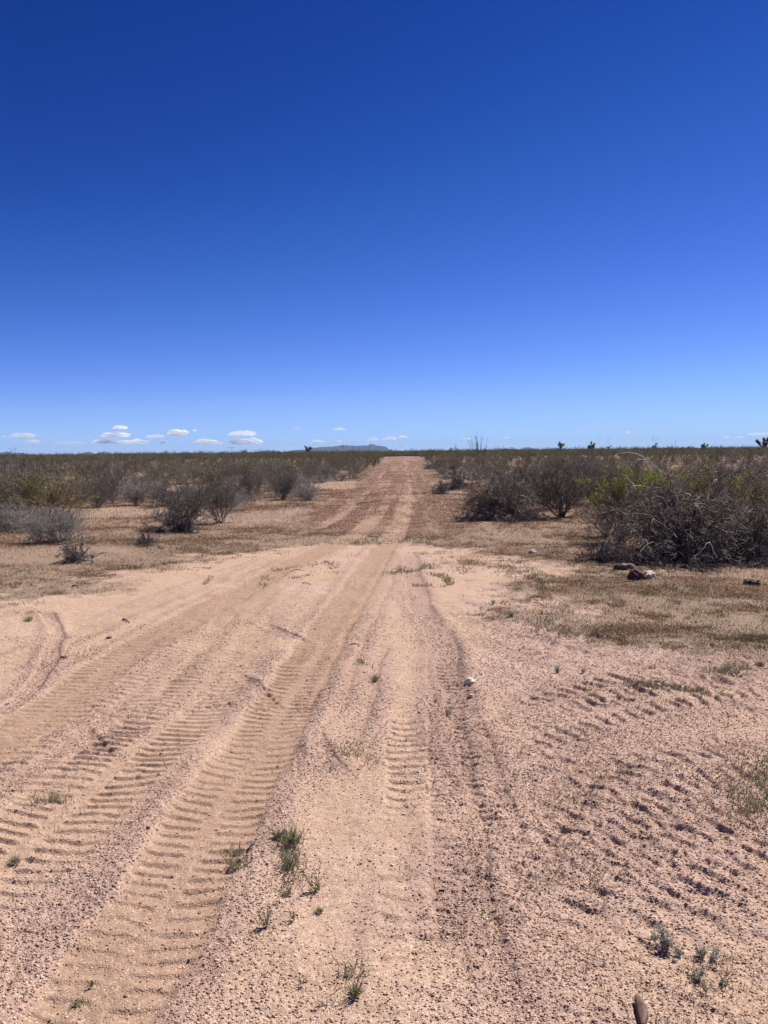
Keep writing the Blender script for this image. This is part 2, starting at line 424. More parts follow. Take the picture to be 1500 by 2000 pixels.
M_ground = ground_material()
M_peb = mat_attr("pebble_stone", .85, noise=200)
M_wood = mat_attr("weathered_twig", .85, noise=25, vary=.30)
M_leaf = mat_attr("small_leaf", .6, vary=.15, transl=.3, spec=.3)
M_grass = mat_attr("dry_grass_blade", .8, transl=.25)
M_stone = mat_attr("rock_surface", .9, noise=60)
M_hill = mat_attr("far_rock_slope", 1.0, noise=.004)

# ------------------------------------------------------------------ ground sheet
def build_ground():
    da = list(np.arange(-33, 33.01, .085))
    a = 33.0; st = .085; side = []
    while a < 180:
        st = min(st * 1.12, 4); a = min(a + st, 180); side.append(a)
    ang = np.array([-s for s in side[::-1]][1:] + da + side)
    rr = [.02, .3, .7, 1.1, 1.5, 1.7]
    r = 1.85
    while r < 30:
        rr.append(r); r += max(.0065, r * r / 1230 * .5)
    while r < 15500:
        rr.append(r); r *= 1.035
    rr.append(15500); rr = np.array(rr)
    A, Rr = np.meshgrid(np.radians(ang), rr)
    x = (Rr * np.sin(A)).ravel(); y = (Rr * np.cos(A)).ravel()
    z, C, _ = ground(x, y)
    n = len(ang); m = len(rr)
    i = np.arange(m - 1)[:, None] * n; j = np.arange(n)[None, :]; j2 = (j + 1) % n
    Fc = np.stack([i + j, i + j2, i + n + j2, i + n + j], -1).reshape(-1, 4)[:, ::-1]
    V = np.stack([x, y, z], -1)
    me = make_mesh("ground", V, Fc, C, smooth=True, mat=M_ground)
    tag(link("ground", me), kind="structure")
    print("ground verts", len(V))
build_ground()

# ------------------------------------------------------------------ loose gravel (uncountable)
def build_gravel():
    n = 190000
    # nearer ground gets more of the visible stones
    d = 1.9 * (7.5 / 1.9) ** (rng.random(n) ** .85)
    a = np.radians(rng.uniform(-34, 31, n))
    x = d * np.sin(a); y = d * np.cos(a)
    z, C, mk = ground(x, y)
    keep = rng.random(n) < (.22 + .9 * mk['gm']) * (1 - .8 * mk['comp']) * (1 - .7 * mk['smt'])
    x, y, z, C, d = x[keep], y[keep], z[keep], C[keep], d[keep]; n = len(x)
    s = .0013 + .0024 * rng.random(n) ** 2 * (1 + .14 * d) + (rng.random(n) < .02) * rng.random(n) * .004
    o = np.array([[1, 0, 0], [-1, 0, 0], [0, 1, 0], [0, -1, 0], [0, 0, 1], [0, 0, -1]], float)
    f = np.array([[0, 2, 4], [2, 1, 4], [1, 3, 4], [3, 0, 4], [2, 0, 5], [1, 2, 5], [3, 1, 5], [0, 3, 5]])
    V = o[None] * (.65 + .7 * rng.random((n, 6, 1)))
    th = rng.random(n) * 6.28; c, sn = np.cos(th)[:, None], np.sin(th)[:, None]
    X = V[..., 0] * c - V[..., 1] * sn; Y = V[..., 0] * sn + V[..., 1] * c; Z = V[..., 2] * .75
    V = np.stack([X, Y, Z], -1) * s[:, None, None] * np.array([1.25, 1, 1]) + np.stack([x, y, z + s * .35], -1)[:, None]
    t = rng.random((n, 1))
    base = np.where(t < .6, C * (.75 + .5 * rng.random((n, 1))), np.where(t < .85, np.array([[.29, .19, .15]]) * (.7 + .5 * rng.random((n, 1))), np.array([[.66, .53, .40]])))
    Fc = (f[None] + 6 * np.arange(n)[:, None, None]).reshape(-1, 3)
    me = make_mesh("gravel", V.reshape(-1, 3), Fc, np.repeat(base, 6, 0), mat=M_peb)
    tag(link("gravel", me), "pinkish tan granite gravel strewn over the sandy ground", "gravel", kind="stuff")
build_gravel()

# ------------------------------------------------------------------ grass (uncountable)
def blades(x, y, z, h, wd, C, lean=.5, k=1):
    n = len(x)
    th = rng.random(n) * 6.28; ph = rng.random(n) * 6.28
    wx, wy = np.cos(th) * wd / 2, np.sin(th) * wd / 2
    l = h * lean * rng.random(n)
    V = np.empty((n, 3, 3))
    V[:, 0] = np.stack([x - wx, y - wy, z - .004], -1)
    V[:, 1] = np.stack([x + wx, y + wy, z - .004], -1)
    V[:, 2] = np.stack([x + np.cos(ph) * l, y + np.sin(ph) * l, z + h], -1)
    Fc = np.arange(n * 3).reshape(-1, 3)
    return V.reshape(-1, 3), Fc, np.repeat(C, 3, 0)

def joinm(parts):
    V, Fs, C = [], [], []; o = 0
    for v, f, c in parts:
        V.append(v); Fs.append(f + o); C.append(c); o += len(v)
    return np.vstack(V), np.vstack(Fs), np.vstack(C)

def g_n(m, s): return rng.normal(0, s, m)

def build_grass():
    n = 1700000
    d = np.where(rng.random(n) < .06, 3.5 * 2 ** rng.random(n), 6.3 * (85 / 6.3) ** (rng.random(n) ** 1.08))
    a = np.radians(rng.uniform(-40, 38, n))
    x = d * np.sin(a); y = d * np.cos(a)
    z, C, mk = ground(x, y)
    clump = smooth01(.35, .7, fbm(x * 2.0, y * 2.0, 201, 3) * .6 + fbm(x * 9, y * 9, 203, 2) * .4 + .05)
    sparse = .02 * smooth01(.6, .75, fbm(x * 1.2, y * 1.2, 205, 3)) * 3
    keep = rng.random(n) < np.clip(mk['grass'] * (.12 + .75 * clump) + sparse * mk['sand'] * (1 - mk['comp']), 0, 1)
    x, y, z, d = x[keep], y[keep], z[keep], d[keep]; n = len(x)
    h = (.014 + .040 * rng.random(n) ** 1.6) * np.where((np.abs(x - ROADX) < ROADW) & (y > 14), .6, 1) * np.clip(d / 14, .7, 1.6)
    wd = .0028 + .00045 * d
    tone = fbm(x * .8, y * .8, 207, 3); tt = rng.random(n)
    red = np.array([.24, .115, .07]); tan = np.array([.44, .31, .18]); brn = np.array([.16, .10, .06]); olv = np.array([.125, .115, .055])
    g = smooth01(.52, .66, tone)
    # a greener belt right at the edge of the sand, and beneath the shrubs
    sdd = poly_sd(x, y, SANDPOLY)
    belt = smooth01(-3.2, -.6, sdd) * smooth01(.4, -.1, sdd) * smooth01(.45, .6, fbm(x * .9, y * .9, 209, 3) + .08)
    g = np.clip(np.maximum(g * .6, belt), 0, 1)
    C = np.where((tt < .42)[:, None], red, np.where((tt < .72)[:, None], tan, brn))
    C = np.where((rng.random(n) < g * .8)[:, None], olv, C) * (.7 + .6 * rng.random((n, 1)))
    # thin reddish sprigs over the gravel at right
    ex = []
    for (gx, gy), rr_, m_ in [(P(1420, 1700), .55, 5000), (P(1480, 1560), .7, 6000), (P(1300, 1480), .6, 2500), (P(1250, 1720), .3, 1200), (P(1450, 1850), .4, 2500), (P(1150, 1400), .8, 2500), (P(60, 1600), .5, 500)]:
        xx = gx + g_n(m_, rr_); yy = gy + g_n(m_, rr_)
        kp = (fbm(xx * 4, yy * 4, 211, 3) > .52) & (np.hypot(xx, yy) > 1.9)
        ex.append(np.stack([xx[kp], yy[kp]], -1))
    ex = np.vstack(ex); zz, _, _ = ground(ex[:, 0], ex[:, 1]); ne = len(ex)
    x = np.r_[x, ex[:, 0]]; y = np.r_[y, ex[:, 1]]; z = np.r_[z, zz]
    h = np.r_[h, .008 + .022 * rng.random(ne)]; wd = np.r_[wd, .0022 + .0004 * np.hypot(ex[:, 0], ex[:, 1])]
    C = np.vstack([C, np.where((rng.random(ne) < .6)[:, None], np.array([.25, .14, .09]), np.array([.22, .19, .10])) * (.7 + .6 * rng.random((ne, 1)))])
    V, Fc, CC = blades(x, y, z, h, wd, C, 1.7)
    me = make_mesh("dry_grass", V, Fc, CC, mat=M_grass)
    tag(link("dry_grass", me), "short dry reddish brown grass covering the ground beyond the sand", "grass", kind="stuff")
    print("grass blades", n)
build_grass()

# green weed mats creeping in lines over the sand (photo-traced strips)
def build_weeds():
    strips = [([(512, 1150), (525, 1122), (560, 1108), (610, 1104), (640, 1095), (655, 1120)], .10, 900), ([(770, 1118), (800, 1112), (815, 1102), (840, 1108)], .22, 1300),
              ([(850, 1120), (870, 1128), (872, 1142), (840, 1142), (812, 1140)], .09, 700), ([(895, 1105), (905, 1118)], .16, 300), ([(540, 1140), (600, 1125)], .05, 120),
              ([(985, 1105), (1020, 1120), (1050, 1140)], .28, 1500), ([(1060, 1205), (1090, 1235), (1130, 1250)], .30, 1500), ([(1235, 1340), (1300, 1342), (1385, 1352)], .07, 900),
              ([(1400, 1315), (1460, 1312)], .14, 600), ([(1200, 1315), (1290, 1330)], .06, 300), ([(700, 1485), (670, 1500), (690, 1460)], .12, 350), ([(560, 1630), (570, 1680), (565, 1720)], .06, 420),
              ([(705, 1290), (720, 1310), (735, 1325)], .06, 200), ([(415, 1125), (400, 1140)], .05, 120), ([(1450, 1520), (1490, 1560), (1470, 1600)], .16, 1000), ([(1500, 1480), (1530, 1560)], .2, 900),
              ([(80, 1570), (110, 1562), (130, 1575)], .05, 160), ([(1285, 1150), (1400, 1160), (1500, 1170)], .3, 900), ([(1140, 1115), (1250, 1120)], .2, 600), ([(690, 1905), (695, 1935), (675, 1970)], .05, 260), ([(1150, 1350), (1180, 1365)], .1, 200), ([(450, 1662), (470, 1690)], .05, 140)]
    parts = []
    for pts, wd, n in strips:
        pl = spline(Ppoly(pts), .05)
        k = rng.integers(0, len(pl), n)
        x = pl[k, 0] + rng.normal(0, wd * .5, n); y = pl[k, 1] + rng.normal(0, wd * .5, n)
        kp = fbm(x * 7, y * 7, 301, 2) > .42
        x, y = x[kp], y[kp]; n = len(x)
        z, _, _ = ground(x, y); d = np.hypot(x, y)
        h = .012 + .035 * rng.random(n) ** 1.4
        C = np.where((rng.random(n) < .6)[:, None], np.array([.19, .19, .115]), np.array([.30, .25, .16])) * (.6 + .7 * rng.random((n, 1)))
        parts.append(blades(x, y, z, h, .003 + .0006 * d, C, 1.3))
    V, Fc, C = joinm(parts)
    me = make_mesh("green_weeds", V, Fc, C, mat=M_grass)
    tag(link("green_weeds", me), "thin mats of small grey green weeds creeping over the sand", "weeds", kind="stuff")
build_weeds()

# ------------------------------------------------------------------ branching plants
def grow(start, dirs, length, m, bend, wob, g=None):
    """polylines: start (n,3), dirs (n,3), length (n,), bend pulls the tip up (+) or down (-)"""
    g = g or rng
    n = len(start)
    pts = np.empty((n, m, 3)); pts[:, 0] = start
    d = dirs / np.linalg.norm(dirs, axis=1, keepdims=True)
    st = (length / (m - 1))[:, None]
    for i in range(1, m):
        d = d + np.array([0, 0, 1.0]) * (bend if np.isscalar(bend) else bend[:, None]) / (m - 1) + g.normal(0, wob, (n, 3))
        d = d / np.linalg.norm(d, axis=1, keepdims=True)
        pts[:, i] = pts[:, i - 1] + d * st
    pts[:, :, 2] = np.maximum(pts[:, :, 2], .01 + 0 * pts[:, :, 2])
    return pts

def tubes(pts, r0, r1, sides=3):
    n, m, _ = pts.shape
    r0 = np.broadcast_to(r0, (n,)); r1 = np.broadcast_to(r1, (n,))
    t = np.gradient(pts, axis=1); t /= np.linalg.norm(t, axis=2, keepdims=True) + 1e-9
    up = np.where(np.abs(t[..., 2:3]) > .9, np.array([1., 0, 0]), np.array([0, 0, 1.]))
    a = np.cross(t, up); a /= np.linalg.norm(a, axis=2, keepdims=True) + 1e-9
    b = np.cross(t, a)
    rad = r0[:, None] + (r1 - r0)[:, None] * np.linspace(0, 1, m)[None]
    k = np.arange(sides) * 2 * math.pi / sides
    V = pts[:, :, None] + rad[..., None, None] * (a[:, :, None] * np.cos(k)[:, None] + b[:, :, None] * np.sin(k)[:, None])
    V = V.reshape(-1, 3)
    base = (np.arange(n)[:, None, None] * m + np.arange(m - 1)[None, :, None]) * sides
    kk = np.arange(sides)[None, None]; k2 = (kk + 1) % sides
    q = np.stack([base + kk, base + k2, base + sides + k2, base + sides + kk], -1).reshape(-1, 4)
    Fc = np.vstack([q[:, [0, 1, 2]], q[:, [0, 2, 3]]])
    return V, Fc, m * sides

def child(pts, cnt, t0, t1, ang, g):
    """cnt children per parent branch: start points and directions"""
    n, m, _ = pts.shape
    t = g.uniform(t0, t1, (n, cnt)) * (m - 1)
    i = np.minimum(t.astype(int), m - 2); f = (t - i)[..., None]
    ar = np.arange(n)[:, None]
    p = pts[ar, i] * (1 - f) + pts[ar, i + 1] * f
    d = pts[ar, i + 1] - pts[ar, i]; d /= np.linalg.norm(d, axis=2, keepdims=True) + 1e-9
    rnd = g.normal(0, 1, d.shape); rnd -= (rnd * d).sum(-1, keepdims=True) * d
    rnd /= np.linalg.norm(rnd, axis=2, keepdims=True) + 1e-9
    a = np.radians(g.uniform(ang * .6, ang * 1.3, (n, cnt)))[..., None]
    return p.reshape(-1, 3), (d * np.cos(a) + rnd * np.sin(a)).reshape(-1, 3), t.reshape(-1) / (m - 1)

def leaves(p, size, g, Cc, var=.35):
    n = len(p)
    a = g.normal(0, 1, (n, 3)); a /= np.linalg.norm(a, axis=1, keepdims=True)
    b = np.cross(a, g.normal(0, 1, (n, 3))); b /= np.linalg.norm(b, axis=1, keepdims=True) + 1e-9
    s = (size * (.6 + .8 * g.random(n)))[:, None]
    V = np.stack([p - a * s, p + b * s * .55, p + a * s, p - b * s * .55], 1).reshape(-1, 3)
    Fq = np.arange(n * 4).reshape(-1, 4)
    Fc = np.vstack([Fq[:, [0, 1, 2]], Fq[:, [0, 2, 3]]])
    C = np.repeat(np.asarray(Cc) * (1 - var + 2 * var * g.random((n, 1))), 4, 0)
    return V, Fc, C

def make_shrub(seed, n0=18, spread=55, c1=7, c2=6, c3=3, bend=.5, wob=.10, r=.009, stem=(.16, .14, .125), twig=(.17, .14, .13), leaf=None, lsize=.012, lper=2.0, tl=1.0,
               leafzone=.35, thick=1.0, pale=0.0, l1=.5, ang=38, clump=.46):
    """unit height shrub; returns branch mesh data and foliage mesh data"""
    g = np.random.default_rng(seed)
    az = g.random(n0) * 6.283; th = np.radians(spread * g.random(n0) ** .7)
    st = np.stack([g.normal(0, .05, n0), g.normal(0, .05, n0), np.zeros(n0)], -1)
    d = np.stack([np.sin(th) * np.cos(az), np.sin(th) * np.sin(az), np.cos(th)], -1)
    L = (.75 + .35 * g.random(n0)) * (1 + .25 * np.sin(th))
    p0 = grow(st, d, L, 7, bend, wob, g)
    parts = []
    p_all = []
    def add(pts, ra, rb, colr):
        V, Fc, k = tubes(pts, ra, rb)
        c = np.asarray(colr) * (.7 + .6 * g.random((len(pts), 1)))
        pm = g.random(len(pts)) < pale
        c[pm] = np.array([.42, .39, .36]) * (.8 + .3 * g.random((pm.sum(), 1)))
        parts.append((V, Fc, np.repeat(c, k, 0)))
        p_all.append(pts.reshape(-1, 3))
    add(p0, r * (.8 + .5 * g.random(n0)), r * .35, stem)
    s1, d1, t1 = child(p0, c1, .18, .98, ang, g)
    p1 = grow(s1, d1, l1 * tl * (.6 + .6 * g.random(len(s1))) * (1.1 - .5 * t1), 5, bend * .6, wob * 1.4, g)
    add(p1, r * .45 * thick, r * .2 * thick, stem)
    s2, d2, t2 = child(p1, c2, .2, 1, ang, g)
    p2 = grow(s2, d2, .20 * tl * (.5 + .8 * g.random(len(s2))), 4, bend * .5, wob * 1.6, g)
    add(p2, r * .26 * thick, r * .13 * thick, twig)
    tips = p2
    if c3:
        s3, d3, t3 = child(p2, c3, .2, 1, ang, g)
        p3 = grow(s3, d3, .10 * tl * (.5 + .8 * g.random(len(s3))), 3, bend * .3, wob * 2, g)
        add(p3, r * .17 * thick, r * .10 * thick, twig)
        tips = p3
    br = joinm(parts)
    fol = None
    if leaf is not None:
        q = tips.reshape(-1, 3)
        zt = q[:, 2] + .25 * g.normal(0, .3, len(q))
        q = q[zt > leafzone]
        if clump: q = q[fbm(q[:, 0] * 4 + seed, q[:, 1] * 4 + q[:, 2] * 5, seed, 2) > clump]
        nl = int(len(q) * lper)
        if nl and len(q):
            k = g.integers(0, len(q), nl)
            fol = leaves(q[k] + g.normal(0, .012, (nl, 3)), lsize, g, leaf)
    A = p_all[-1]
    kz = 1 / np.percentile(A[:, 2], 98.5); kr = 1 / np.percentile(np.hypot(A[:, 0], A[:, 1]), 93)
    K = np.array([kr, kr, kz])
    br = (br[0] * K, br[1], br[2])
    if fol is not None: fol = (fol[0] * K, fol[1], fol[2])
    return br, fol

def shrub_thing(name, br, fol, label=None, cat="shrub", group=None):
    e = link(name, None)
    b = make_mesh(name + "_branches", *br, mat=M_wood)
    link("branches", b, e)
    if fol is not None:
        f = make_mesh(name + "_foliage", *fol, mat=M_leaf)
        link("foliage", f, e)
    tag(e, label, cat, group)
    return e

OLIVE = (.12, .11, .045); OLIVE2 = (.15, .13, .06); GREEN = (.27, .28, .05); GREY = (.20, .175, .16); GREYP = (.28, .255, .24)
protos = {}
def proto(kind, var):
    key = (kind, var)
    if key in protos: return protos[key]
    s = 1000 + 37 * var + 997 * len(kind)
    if kind == 'creosote':        # open vase of grey stems, thin olive leaves on top
        br, fol = make_shrub(s, 24, 58, 8, 6, 3, .40, .11, .009, leaf=OLIVE, lsize=.011, lper=.8, leafzone=.42, thick=1.25, pale=.08)
    elif kind == 'olive':         # leafier, olive and rust
        br, fol = make_shrub(s, 22, 62, 8, 6, 3, .35, .12, .009, leaf=(.20, .175, .05), lsize=.013, lper=1.7, leafzone=.35, thick=1.2, stem=(.14, .11, .09), twig=(.19, .13, .10))
    elif kind == 'bursage':       # low rounded grey ball of fine twigs
        br, fol = make_shrub(s, 44, 84, 8, 6, 3, .25, .12, .007, stem=GREY, twig=GREYP, tl=.75, leaf=(.19, .18, .165), lsize=.010, lper=.9, leafzone=.10, thick=1.35, clump=.4)
    elif kind == 'bare':          # nearly leafless, many stems
        br, fol = make_shrub(s, 28, 70, 7, 6, 3, .35, .12, .010, stem=(.19, .155, .13), twig=(.20, .155, .13), tl=.9, pale=.12, thick=1.3)
    elif kind == 'deadpile':      # fallen tangle
        br, fol = make_shrub(s, 44, 92, 6, 5, 2, -.3, .2, .016, stem=(.13, .115, .11), twig=(.14, .12, .12), tl=.7, pale=.10, thick=2.0)
    elif kind == 'sprawl':        # big dead sprawling shrub, stems arching over to the ground
        br, fol = make_shrub(s, 80, 84, 9, 5, 3, -.75, .15, .012, stem=(.15, .12, .10), twig=(.16, .125, .10), tl=.8, pale=.18, thick=1.3)
    elif kind == 'green':         # fresh creosote, bright yellow green leaves
        br, fol = make_shrub(s, 18, 44, 7, 6, 3, .3, .11, .008, stem=(.14, .115, .10), twig=(.18, .13, .09), leaf=GREEN, lsize=.014, lper=2.6, leafzone=.38, clump=.50, thick=1.2)
    elif kind == 'mid':           # creosote, lighter build for the middle distance
        br, fol = make_shrub(s, 18, 60, 7, 6, 0, .45, .11, .010, leaf=OLIVE2, lsize=.018, lper=1.3, leafzone=.30, thick=1.2, tl=1.15, pale=.12, stem=(.19, .16, .135), twig=(.21, .175, .135))
    elif kind == 'midgrey':
        br, fol = make_shrub(s, 26, 80, 6, 5, 0, .25, .13, .011, stem=(.24, .215, .21), twig=(.27, .24, .24), leaf=(.22, .20, .18), lsize=.020, lper=.7, leafzone=.1, thick=1.5, tl=1.0, clump=.4)
    e = (make_mesh(kind + "_branches", *br, mat=M_wood), make_mesh(kind + "_foliage", *fol, mat=M_leaf) if fol is not None else None)
    protos[key] = e
    return e

NAMES = dict(creosote='creosote_bush', bursage='bursage_bush', bare='bare_shrub', deadpile='brush_pile', sprawl='dead_shrub', green='creosote_bush', olive='creosote_bush', mid='creosote_bush', midgrey='bursage_bush')
CATS = dict(creosote='shrub', bursage='shrub', bare='shrub', deadpile='brush pile', sprawl='dead shrub', green='shrub', olive='shrub', mid='shrub', midgrey='shrub')
def put_shrub(kind, var, x, y, hx, hw, rot, label, group=None, sink=.02):
    b, f = proto(kind, var)
    e = link(NAMES[kind], None, None, (x, y, gz(x, y) - sink), rot, (hw, hw, hx))
    link("branches", b, e)
    if f is not None: link("foliage", f, e)
    tag(e, label, CATS[kind], group)
    return e

def dist_px(px, py):
    x, y = P(px, py)
    return x, y, math.hypot(x, y)

# (kind, variant, px, py of base, height px, width px, label)
NEAR = [
 ('creosote', 0, 352, 1034, 88, 135, "dark creosote bush with olive top and dense drooping twigs, left of the track"),
 ('deadpile', 0, 338, 1040, 42, 115, "dark skirt of dead twigs heaped under the olive topped creosote bush"),
 ('creosote', 1, 430, 1022, 92, 105, "creosote bush with pale arching roots, right of the dark skirted bush"),
 ('bare', 0, 490, 975, 62, 95, "grey vase shaped shrub behind the bush with arching roots"),
 ('bare', 1, 200, 975, 66, 120, "bare grey shrub with its own shadow on open ground, left clearing"),
 ('creosote', 2, 552, 978, 58, 66, "upright thin shrub just left of the low grey purple clump by the road"),
 ('bursage', 0, 600, 980, 28, 62, "low grey purple clump nearest the left edge of the road"),
 ('bursage', 1, 636, 936, 30, 52, "round pale grey bush alone on the pale clearing left of the road"),
 ('bursage', 2, 122, 1058, 62, 125, "rounded silvery grey bush nearest the viewer at the left"),
 ('bursage', 3, 20, 1042, 56, 140, "silvery grey bush cut by the left edge of the photo"),
 ('olive', 2, 105, 1022, 90, 190, "olive tinged bushy shrub behind the silvery grey bush at left"),
 ('creosote', 4, 10, 1000, 95, 160, "olive shrub against the left edge behind the silvery bushes"),
 ('deadpile', 1, 283, 1066, 24, 56, "small dark dead clump between the fallen brush and the dark creosote"),
 ('deadpile', 2, 152, 1098, 36, 70, "dead twiggy clump lying at the left edge of the sand beside a log"),
 ('bare', 2, 318, 990, 46, 66, "reddish grey bare shrub just behind and left of the dark skirted bush"),
 ('bursage', 4, 282, 966, 20, 46, "low dark grey mound on the clearing left of the reddish bare shrub"),
 ('bare', 3, 60, 965, 62, 100, "bare purple grey shrub at far left in front of the scrub"),
 ('bursage', 5, 440, 990, 28, 70, "low grey mound behind the bush with arching roots"),
 ('sprawl', 0, 978, 1014, 84, 165, "sprawling dark dead shrub nearest the road on the right"),
 ('bare', 4, 985, 1012, 92, 130, "bare shrub standing up inside the sprawling dark dead shrub"),
 ('bare', 5, 1100, 1012, 112, 180, "large grey vase shaped shrub between the sprawling dead shrub and the green bush"),
 ('deadpile', 3, 862, 967, 26, 40, "small stack of dead sticks leaning beside the road on the right"),
 ('deadpile', 4, 893, 958, 40, 62, "taller pile of dark dead sticks behind the small stack by the road"),
 ('deadpile', 5, 950, 938, 26, 58, "distant pile of dead sticks right of the roadside piles"),
 ('green', 0, 1212, 1062, 140, 120, "bright green creosote bush with yellow green leaves, right of the road"),
 ('green', 1, 1290, 1015, 70, 110, "second bright green bush behind the dead branches, right of the first"),
 ('green', 2, 1268, 1040, 112, 150, "muted yellow green bush merging into the left half of the big grey tangle"),
 ('sprawl', 1, 1345, 1092, 135, 300, "big tangle of grey dead branches nearest the viewer on the right"),
 ('sprawl', 2, 1455, 1090, 110, 210, "dark dead shrub cut by the right edge of the photo"),
 ('deadpile', 6, 1165, 1096, 40, 95, "low black brush heap left of the big grey tangle"),
 ('olive', 0, 1440, 1055, 130, 230, "olive and rust coloured bush behind the dead shrub at right edge"),
 ('olive', 1, 1360, 1030, 95, 190, "olive creosote bush behind the big grey tangle"),
 ('bare', 6, 1185, 1050, 70, 110, "thin purple brown shrub at the left foot of the bright green bush"),
 ('bursage', 6, 862, 926, 14, 30, "small round grey bush beside the far road edge on the right"),
 ('bursage', 7, 838, 916, 13, 24, "smaller dark bush beyond the small round grey bush by the road"),
 ('bursage', 8, 870, 938, 14, 32, "flat grey green mound in the pale verge right of the road"),
 ('bursage', 9, 695, 934, 8, 18, "tiny grey mound on the pale clearing near the road's left edge"),
]
occupied = []
for i, (k, v, px, py, hp, wp, lab) in enumerate(NEAR):
    x, y, d = dist_px(px, py)
    hm = hp * d / F; wm = wp * d / F
    put_shrub(k, v % (4 if k not in ('sprawl', 'green', 'olive') else 3), x, y, hm, wm / 2, i * 2.1, lab)
    occupied.append((x, y, wm * .42))
occ = np.array(occupied)

# ------------------------------------------------------------------ scrub: the nearest shrubs one by one, the rest as one mass
def scatter_scrub():
    g = np.random.default_rng(99)
    pts = []
    cand = 60000
    d = np.sqrt(g.uniform(14 ** 2, 150 ** 2, cand)); a = np.radians(g.uniform(-44, 42, cand))
    x = d * np.sin(a); y = d * np.cos(a)
    m = np.abs(x - ROADX + (vn(y * .12, y * 0, 88) - .5) * 1.2) > (ROADW + .5 + .3 * g.random(cand))
    m |= y > 116
    cl = clear_mask(x, y); m &= g.random(cand) > cl * 1.25
    m &= poly_sd(x, y, SANDPOLY) < -2.2
    m &= (d > 19.5) | (x < -5.5)
    m &= ~((d < 25) & (x > -8.6) & (x < -1))
    dens = smooth01(20, 55, d) * .6 + .4
    m &= g.random(cand) < dens
    m &= g.random(cand) < np.maximum(smooth01(.425, .51, fbm(x * .3, y * .22, 400, 3)), smooth01(50, 90, d) * .6) * .95 + .05
    x, y, d = x[m], y[m], d[m]
    order = np.argsort(d); x, y, d = x[order], y[order], d[order]
    cell = {}; out = []
    for i in range(len(x)):
        if len(occ) and np.any(np.hypot(occ[:, 0] - x[i], occ[:, 1] - y[i]) < occ[:, 2] + .35): continue
        r = .9 if d[i] < 45 else 1.0 + d[i] * .004
        cx, cy = int(x[i] // 1.6), int(y[i] // 1.6); ok = True
        for ax in (-1, 0, 1):
            for ay in (-1, 0, 1):
                for (qx, qy) in cell.get((cx + ax, cy + ay), ()):
                    if (qx - x[i]) ** 2 + (qy - y[i]) ** 2 < r * r: ok = False; break
                if not ok: break
            if not ok: break
        if ok:
            cell.setdefault((cx, cy), []).append((x[i], y[i])); out.append((x[i], y[i], d[i]))
    return np.array(out)
SC = scatter_scrub()
print("scrub shrubs", len(SC))
gs = np.random.default_rng(5)
isgrey = gs.random(len(SC)) < np.where(SC[:, 2] < 60, .58, .15)
inview = np.abs(np.degrees(np.arctan2(SC[:, 0], SC[:, 1])) + YAW) < 28.5
nc = ng = 0
MARKS = [(18, 'the bare tall shrub on the left skyline'), (66, 'the leftmost hills'), (135, 'the faint low cloud bank'), (215, 'the twin peaks'), (290, 'the lens shaped cloud'), (347, 'the slanting puffy cloud'),
         (400, 'the low white cloud'), (477, 'the stacked pair of clouds'), (545, 'the small hill by the range'), (602, 'the many headed joshua tree'), (675, 'the mountain range'), (740, "the range's right end"),
         (850, 'the right verge of the road'), (935, 'the tall bare fan'), (1025, 'the two faint far hills'), (1095, 'the slender joshua tree'), (1155, 'the round headed joshua tree'), (1212, 'the bright green bush'),
         (1290, 'the arching branch'), (1375, 'the ragged joshua tree'), (1440, 'the two clouds near the right edge'), (1495, 'the right edge joshua tree')]
ORD = ['nearest', 'second nearest', 'third nearest', 'fourth nearest', 'fifth nearest', 'sixth nearest', 'seventh nearest', 'eighth nearest', 'ninth nearest', 'tenth nearest', 'eleventh nearest', 'twelfth nearest']
seen = {}
def scrub_label(one, many, x, y, d):
    v = CM.T @ np.array([x, y, .5 - EYE]); px = 750 + F * v[0] / -v[2]
    mk = min(MARKS, key=lambda q: abs(q[0] - px))[1]
    k = seen.get((one, mk), 0); seen[(one, mk)] = k + 1       # the list runs from near to far
    side = 'left' if x < ROADX else 'right'
    grp = "%s in the scrub %s of the road" % (many, side)
    if k < 12: return "%s %s below %s" % (ORD[k], one, mk), grp
    return "%s deep in the scrub below %s" % (one, mk), grp
rest = []
ZZ, _, _ = ground(SC[:, 0], SC[:, 1])
for i, (x, y, d) in enumerate(SC):
    if isgrey[i]:
        if inview[i] and ng < 150:
            b, f = proto('midgrey', i % 4); nm = 'bursage_bush'
            h = .25 + .42 * gs.random() ** 1.4; wd = h * gs.uniform(.85, 1.4); ng += 1
            side = 'left' if x < ROADX else 'right'
            lab, grp = scrub_label('low grey bush', 'grey bushes', x, y, d)
        else: rest.append((i, 1)); continue
    else:
        if inview[i] and nc < 240:
            near = d < 34
            b, f = proto('creosote' if d < 26 else 'mid', i % 4 if d < 26 else i % 5); nm = 'creosote_bush'
            h = .50 + .80 * gs.random() ** 1.6; wd = h * gs.uniform(.6, .95); nc += 1
            side = 'left' if x < ROADX else 'right'
            lab, grp = scrub_label('olive brown shrub', 'olive brown shrubs', x, y, d)
        else: rest.append((i, 0)); continue
    e = link(nm, None, None, (x, y, ZZ[i] - .02), gs.uniform(0, 6.28), (wd, wd, h))
    link("branches", b, e)
    if f is not None: link("foliage", f, e)
    tag(e, lab, 'shrub', grp)
print("individuals", nc, ng, "rest", len(rest))

